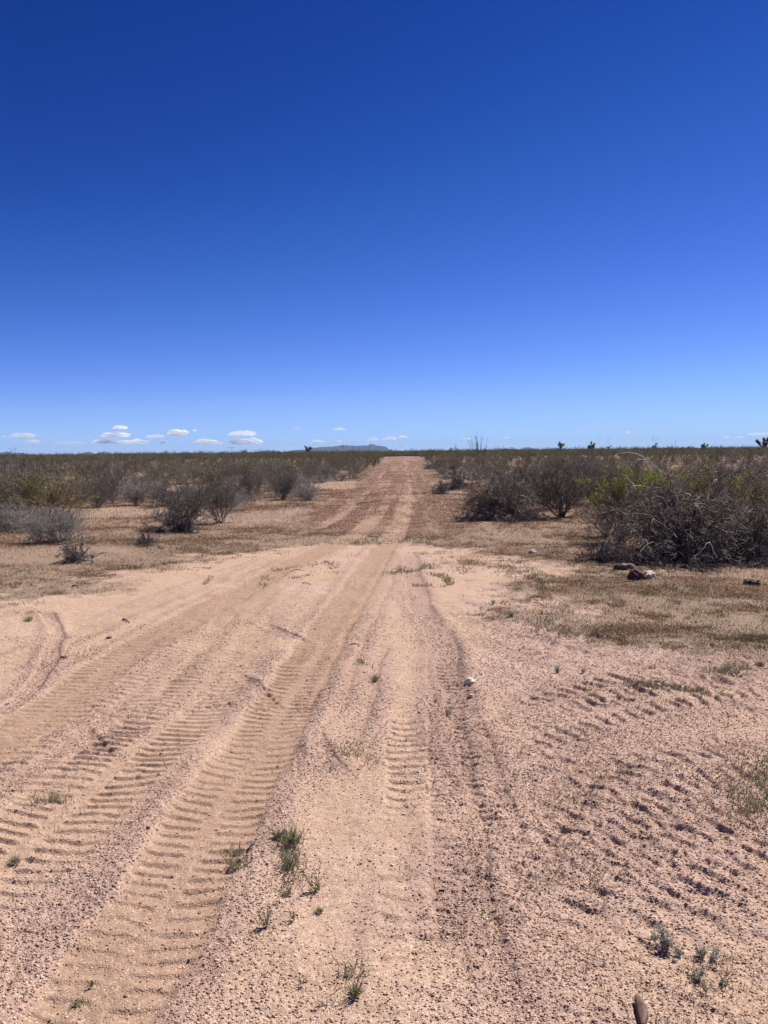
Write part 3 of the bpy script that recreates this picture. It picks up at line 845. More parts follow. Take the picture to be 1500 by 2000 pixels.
def far_variants(n, leafn, lsize, twn, seed, grey):
    out = []
    for k in range(n):
        g = np.random.default_rng(seed + k)
        n0 = twn
        az = g.random(n0) * 6.283; th = np.radians(60 * g.random(n0) ** .7)
        d = np.stack([np.sin(th) * np.cos(az), np.sin(th) * np.sin(az), np.cos(th)], -1)
        p = grow(np.zeros((n0, 3)) + g.normal(0, .04, (n0, 3)) * [1, 1, 0], d, .8 + .35 * g.random(n0), 4, .4, .15, g)
        V, Fc, kk = tubes(p, .012, .005)
        c = np.repeat(np.array([.15, .13, .12]) * (.7 + .6 * g.random((n0, 1))), kk, 0)
        # leaf sprays along the outer half of the stems
        ii = g.integers(0, n0, leafn); tt = g.random(leafn) ** .6 * 3; i0 = np.minimum(tt.astype(int), 2); fr = (tt - i0)[:, None]
        q = p[ii, i0] * (1 - fr) + p[ii, i0 + 1] * fr + g.normal(0, .11, (leafn, 3))
        q[:, 2] = np.maximum(q[:, 2], .03)
        L = leaves(q, lsize, g, (.17, .155, .14) if grey else OLIVE2, .4)
        out.append(joinm([(V, Fc, c), L]))
    return out

def mass(name, X, Y, hmin, hmax, kinds, label):
    g = np.random.default_rng(31)
    Z, _, _ = ground(X, Y)
    parts = []
    kk = g.integers(0, len(kinds), len(X))
    for k, (v, f, c) in enumerate(kinds):
        s = np.where(kk == k)[0]; n = len(s)
        if not n: continue
        h = g.uniform(hmin, hmax, n); wd = h * g.uniform(.6, .95, n); th = g.random(n) * 6.283
        co, si = np.cos(th)[:, None], np.sin(th)[:, None]
        VX = (v[None, :, 0] * co - v[None, :, 1] * si) * wd[:, None] + X[s][:, None]
        VY = (v[None, :, 0] * si + v[None, :, 1] * co) * wd[:, None] + Y[s][:, None]
        VZ = v[None, :, 2] * h[:, None] + Z[s][:, None] - .02
        V = np.stack([VX, VY, VZ], -1).reshape(-1, 3)
        Fc = (f[None] + len(v) * np.arange(n)[:, None, None]).reshape(-1, 3)
        C = (c[None] * g.uniform(.75, 1.3, (n, 1, 1)) * g.uniform(.92, 1.08, (n, 1, 3))).reshape(-1, 3)
        parts.append((V, Fc, C))
    V, Fc, C = joinm(parts)
    me = make_mesh(name, V, Fc, C, mat=M_leaf)
    tag(link(name, me), label, "scrub", kind="stuff")
    print(name, len(X), "tris", len(Fc))
ri = np.array([r[0] for r in rest]); rk = np.array([r[1] for r in rest])
v_ol = far_variants(6, 260, .035, 16, 700, False)
v_gr = far_variants(4, 200, .03, 16, 800, True)
mass("scrub", SC[ri[rk == 0], 0], SC[ri[rk == 0], 1], .5, 1.3, v_ol, "dense olive brown scrub filling the plain beyond the nearer shrubs")
mass("grey_scrub", SC[ri[rk == 1], 0], SC[ri[rk == 1], 1], .35, .6, v_gr, "low grey bushes mixed into the distant scrub")
gf = np.random.default_rng(77)
nf = 15000
df = 150 * (900 / 150) ** gf.random(nf) ; af = np.radians(gf.uniform(-44, 42, nf))
mass("far_scrub", df * np.sin(af), df * np.cos(af), .5, 1.3, far_variants(5, 50, .11, 6, 900, False), "dark band of scrub reaching the horizon")

# ------------------------------------------------------------------ pale dead branches standing out of the right hand bushes
def px_at(px, py, dist):
    """world point on the pixel's line of sight at a given ground distance (used once, to read off real coordinates)"""
    d = CM @ np.array([(px - 750) / F, -(py - 1000) / F, -1.0])
    t = dist / math.hypot(d[0], d[1])
    return np.array([d[0] * t, d[1] * t, EYE + d[2] * t])

def stick(name, lines, r0, colr, label, cat, group=None, fork=0, seed=0):
    parts = []; g = np.random.default_rng(seed)
    org = np.array(lines[0][0]) * [1, 1, 1]
    for k, pl in enumerate(lines):
        p = np.asarray(pl, float)
        q = []
        pp = np.vstack([2 * p[0] - p[1], p, 2 * p[-1] - p[-2]])
        for i in range(1, len(pp) - 2):
            for t in np.linspace(0, 1, 5, endpoint=False):
                a, b, c, d = pp[i - 1], pp[i], pp[i + 1], pp[i + 2]
                q.append(.5 * ((2 * b) + (-a + c) * t + (2 * a - 5 * b + 4 * c - d) * t * t + (-a + 3 * b - 3 * c + d) * t ** 3))
        q.append(p[-1]); q = np.array(q) + g.normal(0, r0 * .35, (len(q), 3))
        V, Fc, kk = tubes(q[None], r0 * (1 if k == 0 else .6), r0 * .3, 5)
        c = np.tile(np.asarray(colr) * (.85 + .3 * g.random()), (len(V), 1))
        parts.append((V, Fc, c))
        if fork:
            s, dd, _ = child(q[None], fork, .3, 1, 35, g)
            L = np.linalg.norm(q[-1] - q[0]) * .22
            pf = grow(s, dd, L * (.5 + g.random(len(s))), 4, .1, .2, g) if True else None
            V, Fc, kk = tubes(pf, r0 * .35, r0 * .15, 3)
            parts.append((V, Fc, np.tile(np.asarray(colr) * .9, (len(V), 1))))
    V, Fc, C = joinm(parts)
    V = V - org
    o = link(name, make_mesh(name, V, Fc, C, smooth=True, mat=M_wood), None, org)
    return tag(o, label, cat, group)

PALEW = (.52, .49, .45)
D1 = 13.0
stick("dead_branch", [[px_at(1310, 1000, D1), px_at(1294, 930, D1), px_at(1275, 908, D1 - .1), px_at(1256, 893, D1 - .2), px_at(1245, 887, D1 - .2), px_at(1225, 884, D1 - .3), px_at(1205, 886, D1 - .3)],
                     [px_at(1262, 898, D1 - .15), px_at(1248, 897, D1), px_at(1240, 902, D1), px_at(1237, 915, D1)]], .010, PALEW, "long pale bare branch arching to the horizon above the right bushes", "branch")
stick("dead_branch", [[px_at(1222, 980, 12.4), px_at(1228, 960, 12.4), px_at(1236, 950, 12.4), px_at(1250, 949, 12.5), px_at(1262, 951, 12.5), px_at(1272, 958, 12.5)],
                     [px_at(1240, 950, 12.4), px_at(1230, 938, 12.4), px_at(1222, 928, 12.4)], [px_at(1240, 950, 12.4), px_at(1243, 966, 12.4)]], .009, PALEW, "short pale hooked branch beside the bright green leaves", "branch", seed=2)
stick("dead_branch", [[px_at(1214, 923, 12.6), px_at(1220, 908, 12.6), px_at(1225, 898, 12.6), px_at(1230, 893, 12.6)], [px_at(1219, 913, 12.6), px_at(1214, 905, 12.6)], [px_at(1222, 905, 12.6), px_at(1230, 903, 12.6)]], .007, (.4, .37, .34), "small pale forked twig above the bright green bush", "branch", seed=3)
stick("dead_branch", [[px_at(1400, 1090, 11.2), px_at(1385, 1060, 11.1), px_at(1370, 1075, 11.0), px_at(1350, 1094, 10.9)]], .010, PALEW, "pale crooked stick in the foot of the big grey tangle", "branch", seed=4)
stick("dead_branch", [[px_at(1330, 1000, 12), px_at(1300, 975, 11.8), px_at(1280, 970, 11.8), px_at(1262, 985, 11.6)], [px_at(1318, 990, 12), px_at(1306, 976, 12), px_at(1298, 978, 12)]], .012, (.38, .35, .33), "grey limb leaning left out of the top of the big grey tangle", "branch", fork=3, seed=5)
stick("dead_branch", [[px_at(1380, 1035, 11.6), px_at(1415, 1000, 11.6), px_at(1428, 980, 11.6), px_at(1422, 955, 11.6)], [px_at(1422, 990, 11.6), px_at(1436, 975, 11.6)]], .014, (.12, .105, .10), "dark upright limb standing out of the tangle near the right edge", "branch", fork=3, seed=6)

def gp(px, py, up=0.0):
    x, y = P(px, py); return np.array([x, y, gz(x, y) + up])

for i, (pts, r0, cc, lab) in enumerate([
    ([(180, 1092), (192, 1083), (203, 1080)], .022, (.10, .08, .07), "short dark log lying beside the dead twiggy clump"),
    ([(566, 1117), (580, 1115), (594, 1115)], .008, (.16, .10, .075), "brown stick lying on the smooth sand between the tracks"),
    ([(1034, 1168), (1048, 1167), (1064, 1168)], .008, (.12, .075, .06), "dark forked stick on pink sand at the edge of the right hand grass"),
    ([(590, 1140), (600, 1141), (608, 1143)], .006, (.15, .1, .08), "thin brown twig above the left tread marks"),
    ([(683, 1260), (695, 1258), (704, 1259)], .007, (.20, .14, .11), "pale brown twig beside the main tread track"),
    ([(240, 1208), (247, 1212), (254, 1216)], .009, (.09, .065, .06), "small dark twig on sand between the two left tracks"),
    ([(130, 1135), (142, 1133), (150, 1130)], .010, (.36, .31, .27), "pale stick lying in the dry grass at left"),
    ([(140, 1147), (148, 1147), (154, 1148)], .010, (.10, .07, .06), "dark stick in the dry grass below the pale one"),
    ([(1045, 1178), (1052, 1180), (1060, 1182)], .005, (.13, .09, .07), "tiny twig just below the forked stick on pink sand"),
    ([(497, 1650), (490, 1656), (484, 1664)], .006, (.12, .09, .09), "short dark twig beside the green tuft in the main track"),
    ([(300, 1062), (312, 1071), (320, 1072)], .010, (.14, .1, .085), "thin brown branch poking out of the small dark dead clump"),
    ([(1200, 1142), (1236, 1139), (1252, 1150)], .008, (.30, .26, .22), "thin pale root in front of the dirt clod"),
    ]):
    q = [gp(a, b, r0 * .8) for a, b in pts]
    mid = q[1] + np.array([0, 0, .006]); q[1] = mid
    stick("stick", [q], r0, cc, lab, "stick", fork=1 if i in (2, 0) else 0, seed=20 + i)

# arching pale roots by the left creosote
stick("exposed_root", [[gp(388, 1018), gp(392, 1010, .22), gp(402, 1008, .36), gp(425, 1012, .30), gp(440, 1015, .28)], [gp(393, 1020), gp(396, 1012, .2), gp(402, 1008, .33)]], .010, (.42, .38, .34),
      "pale roots arching off the ground beside the left creosote bush", "root", seed=40)
stick("exposed_root", [[gp(283, 1032), gp(292, 1022, .14), gp(308, 1018, .25), gp(322, 1016, .32)], [gp(300, 1020, .2), gp(303, 1010, .35), gp(312, 1006, .45)]], .011, (.12, .105, .10),
      "dark bare limb reaching to the ground left of the dark skirted bush", "branch", seed=41)

# ------------------------------------------------------------------ stones, clods, wood chip
def rock(name, px, py, sx, sy, sz, colr, label, cat, seed, rot=0, sink=.35, up=0, rough=.12):
    g = np.random.default_rng(seed)
    me = bpy.data.meshes.new(name)
    import bmesh
    bm = bmesh.new(); bmesh.ops.create_icosphere(bm, subdivisions=4, radius=1)
    off = g.random(3) * 50
    for v in bm.verts:
        c = v.co
        k = fbm(np.array([c.x * 1.3 + off[0]]), np.array([c.y * 1.3 + c.z * 1.7 + off[1]]), seed, 3)[0]
        k2 = vn(np.array([c.x * 5 + c.z * 3 + off[0]]), np.array([c.y * 5 - c.z * 4]), seed + 3)[0]
        f = .62 + .65 * k + rough * (k2 - .5)
        v.co = Vector((c.x * f * sx, c.y * f * sy, max(c.z, -.6) * f * sz))
    a = bm.verts.layers.float_color.new("Col")
    for v in bm.verts:
        q = .85 + .3 * vn(np.array([v.co.x / sx * 3]), np.array([v.co.y / sy * 3 + v.co.z / sz]), seed + 9)[0]
        v[a] = (colr[0] * q, colr[1] * q, colr[2] * q, 1)
    for f in bm.faces: f.smooth = True
    bm.to_mesh(me); bm.free(); me.materials.append(M_stone)
    x, y = P(px, py)
    o = link(name, me, None, (x, y, gz(x, y) + sz * (1 - sink) * .55 + up), rot)
    return tag(o, label, cat)
rock("stone", 917, 1335, .040, .027, .024, (.62, .56, .44), "cream coloured stone on the sand right of the narrow tread track", "stone", 3, .2)
rock("dirt_clod", 1243, 1133, .125, .09, .10, (.10, .06, .045), "large dark dirt clod in front of the bushes at right", "dirt clod", 5, .5, rough=.5)
rock("dirt_clod", 1222, 1112, .15, .10, .05, (.17, .11, .08), "low crumbling clod behind and left of the large dark one", "dirt clod", 6, .1, rough=.5)
rock("dirt_clod", 1262, 1131, .12, .11, .06, (.44, .33, .25), "pale crusted clod touching the right side of the large dark one", "dirt clod", 7, .9, rough=.5)
rock("dirt_clod", 1468, 1143, .10, .08, .045, (.12, .07, .05), "reddish brown clod near the right edge", "dirt clod", 8, .4, rough=.5)
rock("stone", 1040, 1080, .07, .05, .04, (.52, .46, .40), "pale stone in the grass left of the low black brush heap", "stone", 9, .4)
rock("stone", 1250, 1190, .015, .012, .009, (.2, .13, .1), "small dark stone in the dry grass below the dirt clod", "stone", 10, .4)
rock("stone", 920, 1357, .017, .014, .012, (.6, .53, .42), "little pale pebble just below the cream coloured stone", "pebble", 11, .2)
rock("stone", 1318, 1872, .009, .008, .007, (.25, .17, .16), "tiny dark pebble right of the silvery sprouts", "pebble", 12, .2)
rock("stone", 213, 1243, .03, .022, .015, (.12, .08, .075), "small dark lump on the sand between the left tracks", "clod", 13, .2)
rock("stone", 125, 1284, .028, .02, .014, (.14, .095, .09), "dark crumb of soil near the left edge beside a wheel rut", "clod", 14, .2)
# the wood chip at the bottom right
def wood_chip():
    x, y = P(1253, 1975); g = np.random.default_rng(4)
    n = 9; V = []; Cc = []
    for i in range(n):
        t = i / (n - 1); half = .0150 * [.35, .8, .95, 1.1, 1.0, 1.05, .8, .75, .25][i]
        for u in (-1, -.3, .4, 1):
            for s in (0, 1):
                V.append((half * u + .004 * math.sin(t * 4), (t - .5) * .105, (.012 if s else 0) * (1 - .25 * abs(u)) + g.normal(0, .0006)))
                Cc.append(np.array([.17, .105, .080]) * (.7 + .7 * g.random() * (1 if abs(u) < .9 else .5)))
    Fc = []
    for i in range(n - 1):
        for k in range(3):
            a = i * 8 + k * 2; b = a + 2; c = a + 8; d = b + 8
            Fc += [(a + 1, b + 1, d + 1, c + 1), (a, c, d, b)]
        a = i * 8; Fc += [(a, a + 1, a + 9, a + 8), (a + 6, a + 14, a + 15, a + 7)]
    me = make_mesh("wood_chip", V, np.array(Fc), np.array(Cc), mat=M_wood)
    o = link("wood_chip", me, None, (x, y, gz(x, y) + .016)); o.rotation_euler = (R(8), R(-38), R(-14))
    tag(o, "flat brown wood chip tilted in the gravel at bottom right", "wood chip")
wood_chip()
# pale scrap caught in the right hand bushes
def scrap():
    p = px_at(1396, 941, 14.0)
    V = np.array([[-.05, 0, -.08], [.02, .01, -.02], [.06, 0, .03], [.10, .02, .01], [.05, .03, .07], [0, .02, .04], [-.03, .03, 0]]) * .6
    V = np.vstack([V, V + [0, .012, 0]])
    Fc = [[0, 1, 6], [1, 5, 6], [1, 2, 5], [2, 4, 5], [2, 3, 4]]
    Fc = Fc + [[c + 7, b + 7, a + 7] for a, b, c in Fc]
    rim = [0, 1, 2, 3, 4, 5, 6]
    for i in range(7):
        a, b = rim[i], rim[(i + 1) % 7]; Fc += [[a, a + 7, b + 7], [a, b + 7, b]]
    me = make_mesh("pale_scrap", V, np.array(Fc), np.tile([.75, .72, .68], (14, 1)), mat=M_stone)
    tag(link("pale_scrap", me, None, p), "small white scrap caught in the bushes near the right edge", "scrap")
scrap()

# ------------------------------------------------------------------ sprouts and tufts in the foreground
def sprout(px, py, hp, wp, style, label, seed):
    x, y, d = dist_px(px, py); h = hp * d / F * .95; wd = wp * d / F / 2
    g = np.random.default_rng(seed)
    e = link({'silver': 'silver_sprout', 'grass': 'grass_tuft', 'stem': 'weed_sprig'}[style], None, None, (x, y, gz(x, y) - .002))
    if style == 'grass':
        n = 60
        xs = g.normal(0, wd * .35, n); ys = g.normal(0, wd * .35, n)
        th = g.random(n) * 6.28
        p = grow(np.stack([xs, ys, 0 * xs], -1), np.stack([np.cos(th) * .6, np.sin(th) * .6, 1 + 0 * th], -1), h * (.5 + .6 * g.random(n)), 4, -.1, .12, g)
        V, Fc, k = tubes(p, .0010 + .0002 * d, .0004)
        link("blades", make_mesh("blades", V, Fc, np.repeat(np.array([.24, .235, .14]) * (.6 + .8 * g.random((n, 1))), k, 0), mat=M_grass), e)
    else:
        n = 16 if style == 'silver' else 7
        th = g.random(n) * 6.28; tl = np.tan(np.radians(g.uniform(5, 50 if style == 'silver' else 35, n)))
        p = grow(g.normal(0, .004, (n, 3)) * [1, 1, 0], np.stack([np.cos(th) * tl, np.sin(th) * tl, 1 + 0 * th], -1), h * (.6 + .5 * g.random(n)), 5, .3, .08, g)
        V, Fc, k = tubes(p, .0014, .0007)
        link("stems", make_mesh("stems", V, Fc, np.tile([.14, .13, .09], (len(V), 1)), mat=M_grass), e)
        nl = 900 if style == 'silver' else 220
        ii = g.integers(0, n, nl); tt = g.random(nl) ** .8 * 3.99; i0 = tt.astype(int); fr = (tt - i0)[:, None]
        q = p[ii, i0] * (1 - fr) + p[ii, i0 + 1] * fr + g.normal(0, h * .07, (nl, 3)); q[:, 2] = np.maximum(q[:, 2], .002)
        c = (.40, .41, .32) if style == 'silver' else (.22, .23, .12)
        V, Fc, C = leaves(q, h * .045, g, c, .4)
        link("leaves", make_mesh("leaves", V, Fc, C, mat=M_leaf), e)
    tag(e, label, "plant")
for i, a in enumerate([
    (1300, 1845, 42, 56, 'silver', "largest silvery green sprout in the gravel at lower right"),
    (1278, 1826, 16, 14, 'silver', "tiny silvery sprout touching the upper left of the largest one"),
    (1325, 1858, 16, 16, 'silver', "tiny faded sprout just right of the largest silvery sprout"),
    (1371, 1865, 24, 14, 'silver', "narrow silvery sprout, left one of the close pair at lower right"),
    (1393, 1870, 26, 14, 'silver', "narrow silvery sprout, right one of the close pair at lower right"),
    (1361, 1904, 28, 36, 'silver', "round silvery sprout below the close pair"),
    (1377, 1936, 24, 20, 'stem', "dark green sprig below the round silvery sprout"),
    (1412, 1920, 16, 18, 'silver', "faint sprout right of the dark green sprig"),
    (572, 1650, 46, 34, 'grass', "upper green grass tuft right of the main tread track"),
    (566, 1690, 46, 36, 'grass', "lower green grass tuft right of the main tread track"),
    (541, 1640, 26, 16, 'grass', "small tuft left of the upper green grass tuft"),
    (618, 1742, 52, 32, 'stem', "feathery green sprig standing on sand beside the grass tufts"),
    (562, 1750, 20, 24, 'grass', "low olive tuft left of the feathery sprig"),
    (520, 1815, 40, 24, 'stem', "slim green sprig leaning over at lower centre left"),
    (572, 1802, 26, 14, 'stem', "small two leaved sprig right of the slim leaning one"),
    (624, 1786, 16, 18, 'grass', "dark little tuft in the gravel below the feathery sprig"),
    (455, 1692, 22, 26, 'grass', "green tuft growing inside the main tread track"),
    (467, 1664, 14, 22, 'grass', "smaller tuft above the one in the main tread track"),
    (694, 1950, 44, 26, 'grass', "green tuft near the bottom edge, centre"),
    (590, 1926, 18, 14, 'stem', "small green sprig left of the bottom centre tuft"),
    (30, 1682, 20, 22, 'grass', "little tuft at the left edge of the foreground"),
    (1089, 1316, 18, 18, 'silver', "grey green sprig on pink gravel below the grass patch"),
    (1139, 1318, 12, 14, 'silver', "small sprig to the right of the grey green one on pink gravel"),
    (999, 1204, 16, 14, 'silver', "grey sprig on pink sand near the forked stick"),
    (964, 1180, 12, 12, 'silver', "faint grey sprig above the one on pink sand"),
    (874, 1392, 26, 14, 'stem', "thin green sprig growing in the narrow rut"),
    (732, 1328, 14, 16, 'grass', "small tuft at the end of the weeds left of the narrow rut"),
    (760, 1800, 12, 14, 'stem', "dark tiny sprig in the lower centre gravel"),
    (176, 1920, 20, 18, 'stem', "dark sprig in the sandy ruts at lower left"),
    (150, 1948, 14, 26, 'grass', "dark tuft below the sprig at lower left"),
    (1485, 1305, 14, 20, 'grass', "tuft near the right edge beside the tread marks"),
    (55, 1212, 14, 22, 'grass', "pale tuft on the sand near the left edge"),
]): sprout(*a, 500 + i)

# ------------------------------------------------------------------ yuccas and stalks on the skyline
def joshua(px, hpx, dist, seed, label, wide=1.0, arms=7):
    g = np.random.default_rng(seed)
    b = px_at(px, 884, dist); x, y = b[0], b[1]; z0 = gz(x, y)
    H = (hpx * dist / F + (EYE - z0)) * 1.12
    e = link("joshua_tree", None, None, (x, y, z0))
    th = (np.arange(arms) + .5 * g.random(arms)) * 6.28 / arms * 3; el = g.uniform(.15, .9, arms)
    tr = grow(np.array([[0, 0, 0.]]), np.array([[.0, 0, 1.]]), np.array([H * .55]), 5, 0, .02, g)
    s = tr[0][g.integers(2, 5, arms)]
    br = grow(s, np.stack([np.cos(th) * wide, np.sin(th) * wide, el], -1), H * g.uniform(.18, .42, arms), 5, .6, .14, g)
    P1 = tubes(tr, H * .05, H * .04, 6); P2 = tubes(br, H * .03, H * .025, 5)
    V, Fc, C = joinm([(P1[0], P1[1], np.tile([.13, .10, .08], (len(P1[0]), 1))), (P2[0], P2[1], np.tile([.13, .10, .08], (len(P2[0]), 1)))])
    link("trunk", make_mesh("trunk", V, Fc, C, mat=M_wood), e)
    q = []
    for k in range(arms):
        for t in (2.4, 3.2, 4):
            i0 = min(int(t), 3); c = br[k, i0] * (1 - (t - i0)) + br[k, i0 + 1] * (t - i0)
            n = 110; d = g.normal(0, 1, (n, 3)); d /= np.linalg.norm(d, axis=1, keepdims=True); d[:, 2] = d[:, 2] * .7 + .25
            L = H * .13 * (.7 + .5 * g.random((n, 1)))
            side = np.cross(d, [0, 0, 1.]); side /= np.linalg.norm(side, axis=1, keepdims=True) + 1e-9
            q.append(np.stack([c + side * H * .010, c - side * H * .010, c + d * L], 1))
    q = np.vstack(q); V = q.reshape(-1, 3)
    C = np.repeat(np.array([.13, .11, .075]) * (.6 + .8 * g.random((len(q), 1))), 3, 0)
    link("leaf_clusters", make_mesh("leaf_clusters", V, np.arange(len(V)).reshape(-1, 3), C, mat=M_leaf), e)
    tag(e, label, "yucca tree")
joshua(602, 12, 150, 1, "many headed joshua tree in front of the blue mountain range", 1.3, 13)
joshua(477, 6, 190, 2, "small single joshua tree left of the mountain range", .9, 6)
joshua(439, 4, 230, 3, "tiny joshua tree, leftmost of those left of the mountain range", 1.0, 5)
joshua(1095, 14, 170, 4, "slender joshua tree on the skyline right of the road", .8, 7)
joshua(1155, 15, 150, 5, "round headed joshua tree on the skyline above the big grey shrub", 1.2, 10)
joshua(1492, 25, 120, 6, "tall armed joshua tree at the right edge of the skyline", 1.2, 8)
joshua(1375, 12, 170, 7, "low ragged joshua tree between the pale arching branch and the right edge", 1.5, 8)
joshua(1277, 12, 190, 8, "small joshua tree on the skyline above the arching branch", 1.2, 6)
joshua(880, 5, 210, 9, "small dark joshua tree beside the thin stalks right of the road", 1.0, 5)
joshua(1190, 9, 230, 10, "tiny joshua tree just right of the round headed one", 1.0, 5)

def ocotillo(px, hpx, dist, n, spread, seed, label, r=.014):
    g = np.random.default_rng(seed)
    b = px_at(px, 884, dist); x, y = b[0], b[1]; z0 = gz(x, y)
    H = hpx * 1.15 * dist / F + (EYE - z0)
    th = g.random(n) * 6.28; tl = np.tan(np.radians(g.uniform(3, spread, n)))
    p = grow(np.zeros((n, 3)), np.stack([np.cos(th) * tl, np.sin(th) * tl, 1 + 0 * th], -1), H * (.75 + .35 * g.random(n)), 6, .35, .05, g)
    V, Fc, k = tubes(p, r, r * .4, 4)
    s, d, _ = child(p, 4, .3, 1, 25, g)
    p2 = grow(s, d, H * .14 * (.5 + g.random(len(s))), 3, .2, .1, g)
    V2, F2, k2 = tubes(p2, r * .5, r * .25)
    V, Fc, C = joinm([(V, Fc, np.tile([.16, .13, .11], (len(V), 1))), (V2, F2, np.tile([.17, .14, .12], (len(V2), 1)))])
    o = link("ocotillo", make_mesh("ocotillo", V, Fc, C, mat=M_wood), None, (x, y, z0))
    tag(o, label, "desert shrub")
ocotillo(935, 22, 70, 26, 32, 1, "tall bare fan of stems rising above the skyline right of the road", .013)
ocotillo(890, 10, 100, 7, 22, 2, "cluster of thin bare stalks left of the tall bare fan")
ocotillo(18, 10, 75, 10, 25, 3, "bare tall shrub on the skyline at the far left", .016)
ocotillo(1290, 16, 60, 6, 30, 4, "very thin bare stems above the skyline near the arching branch", .008)
ocotillo(1188, 16, 60, 4, 30, 5, "few hair thin stems right of the round headed joshua tree", .007)
ocotillo(555, 4, 120, 4, 14, 6, "single pale stalk on the skyline left of the many headed joshua tree", .02)

# ------------------------------------------------------------------ mountains on the horizon
def range_(name, prof, dist, seed, colr, depth=1500):
    """prof: photo outline (px, height px above the plain); built as a folded ridge with real depth"""
    g = np.random.default_rng(seed)
    xs = np.array([p[0] for p in prof]); hs = np.array([p[1] for p in prof])
    u = np.linspace(xs[0], xs[-1], 140); h = np.interp(u, xs, hs)
    h = h + (fbm(u * .25, u * 0, seed, 3) - .5) * .22 * h
    nv = 26; V = []
    az = (u - 790) / F
    for j in range(nv):
        t = j / (nv - 1) * 2 - 1
        fall = np.clip(1 - np.abs(t), 0, 1) ** 1.15
        gul = 1 + (fbm(u * .35 + t * 2, np.full_like(u, t * 3 + seed), seed + 5, 3) - .5) * 1.1 * (1 - fall)
        dd = dist + t * depth + (fbm(u * .2, np.full_like(u, t * 2), seed + 8, 2) - .5) * depth * .5
        V.append(np.stack([np.tan(az) * dd, dd, h / F * dist * fall * gul + .3], -1))
    V = np.array(V); n = len(u)
    i = np.arange(nv - 1)[:, None] * n; j = np.arange(n - 1)[None]
    Fc = np.stack([i + j, i + j + 1, i + n + j + 1, i + n + j], -1).reshape(-1, 4)
    C = np.asarray(colr) * (.85 + .3 * g.random((nv * n, 1)))
    me = make_mesh(name, V.reshape(-1, 3), Fc, C, smooth=False, mat=M_hill)
    tag(link(name, me), kind="structure")
HC = (.020, .023, .034)
range_("mountains", [(540, 0), (560, 1), (575, 4), (600, 5), (612, 8), (640, 10.5), (655, 11), (668, 13), (675, 12.5), (690, 11.5), (705, 12), (715, 12), (722, 13.5), (726, 15), (730, 13.5), (738, 11.5), (745, 11), (752, 10), (757, 7), (762, 3), (775, 0)], 11000, 1, HC)
range_("hills", [(505, 0), (512, 1.5), (522, 4.5), (530, 4), (540, 2), (560, 0)], 11500, 2, HC, 700)
range_("hills", [(-120, 2), (-60, 8), (0, 7.5), (12, 6), (20, 3.5), (28, 4.5), (40, 4.5), (52, 4), (60, 6), (66, 6.5), (72, 5), (85, 4.5), (95, 4), (103, 1), (115, 0)], 11800, 3, HC, 900)
range_("hills", [(186, 0), (192, 2.5), (199, 5), (205, 4.5), (212, 1), (215, 0)], 10500, 4, HC, 400)
range_("hills", [(213, 0), (220, 2.5), (228, 5.5), (234, 4), (238, 1), (242, 0)], 10600, 5, HC, 400)
range_("hills", [(250, 0), (256, 2), (262, 1.5), (266, 0)], 11900, 6, HC, 300)
range_("hills", [(972, 0), (978, 2.5), (990, 3), (1000, 0)], 12000, 7, HC, 300)
range_("hills", [(1012, 0), (1020, 4.5), (1030, 5), (1038, 3), (1048, 0)], 12000, 8, HC, 300)
range_("hills", [(1066, 0), (1076, 4), (1086, 3.5), (1095, 0)], 12000, 9, HC, 300)

# ------------------------------------------------------------------ clouds: banks of thin puffs far beyond the haze
def cloud_mat(name, a):
    m = bpy.data.materials.new(name); m.use_nodes = True; t = m.node_tree
    t.nodes.remove(t.nodes["Principled BSDF"])
    d = t.nodes.new("ShaderNodeBsdfDiffuse"); d.inputs[0].default_value = (1, 1, 1, 1)
    r = t.nodes.new("ShaderNodeBsdfTranslucent"); r.inputs[0].default_value = (1, 1, 1, 1)
    q = t.nodes.new("ShaderNodeBsdfTransparent")
    m1 = t.nodes.new("ShaderNodeMixShader"); m1.inputs[0].default_value = .6
    m2 = t.nodes.new("ShaderNodeMixShader"); m2.inputs[0].default_value = a
    t.links.new(d.outputs[0], m1.inputs[1]); t.links.new(r.outputs[0], m1.inputs[2])
    t.links.new(q.outputs[0], m2.inputs[1]); t.links.new(m1.outputs[0], m2.inputs[2])
    t.links.new(m2.outputs[0], t.nodes["Material Output"].inputs[0])
    return m
M_cl = [cloud_mat("cloud_vapour_thick", .17), cloud_mat("cloud_vapour", .09), cloud_mat("cloud_vapour_thin", .05)]
import bmesh
ico = bmesh.new(); bmesh.ops.create_icosphere(ico, subdivisions=2, radius=1)
IV = np.array([v.co[:] for v in ico.verts]); IF = np.array([[v.index for v in f.verts] for f in ico.faces]); ico.free()
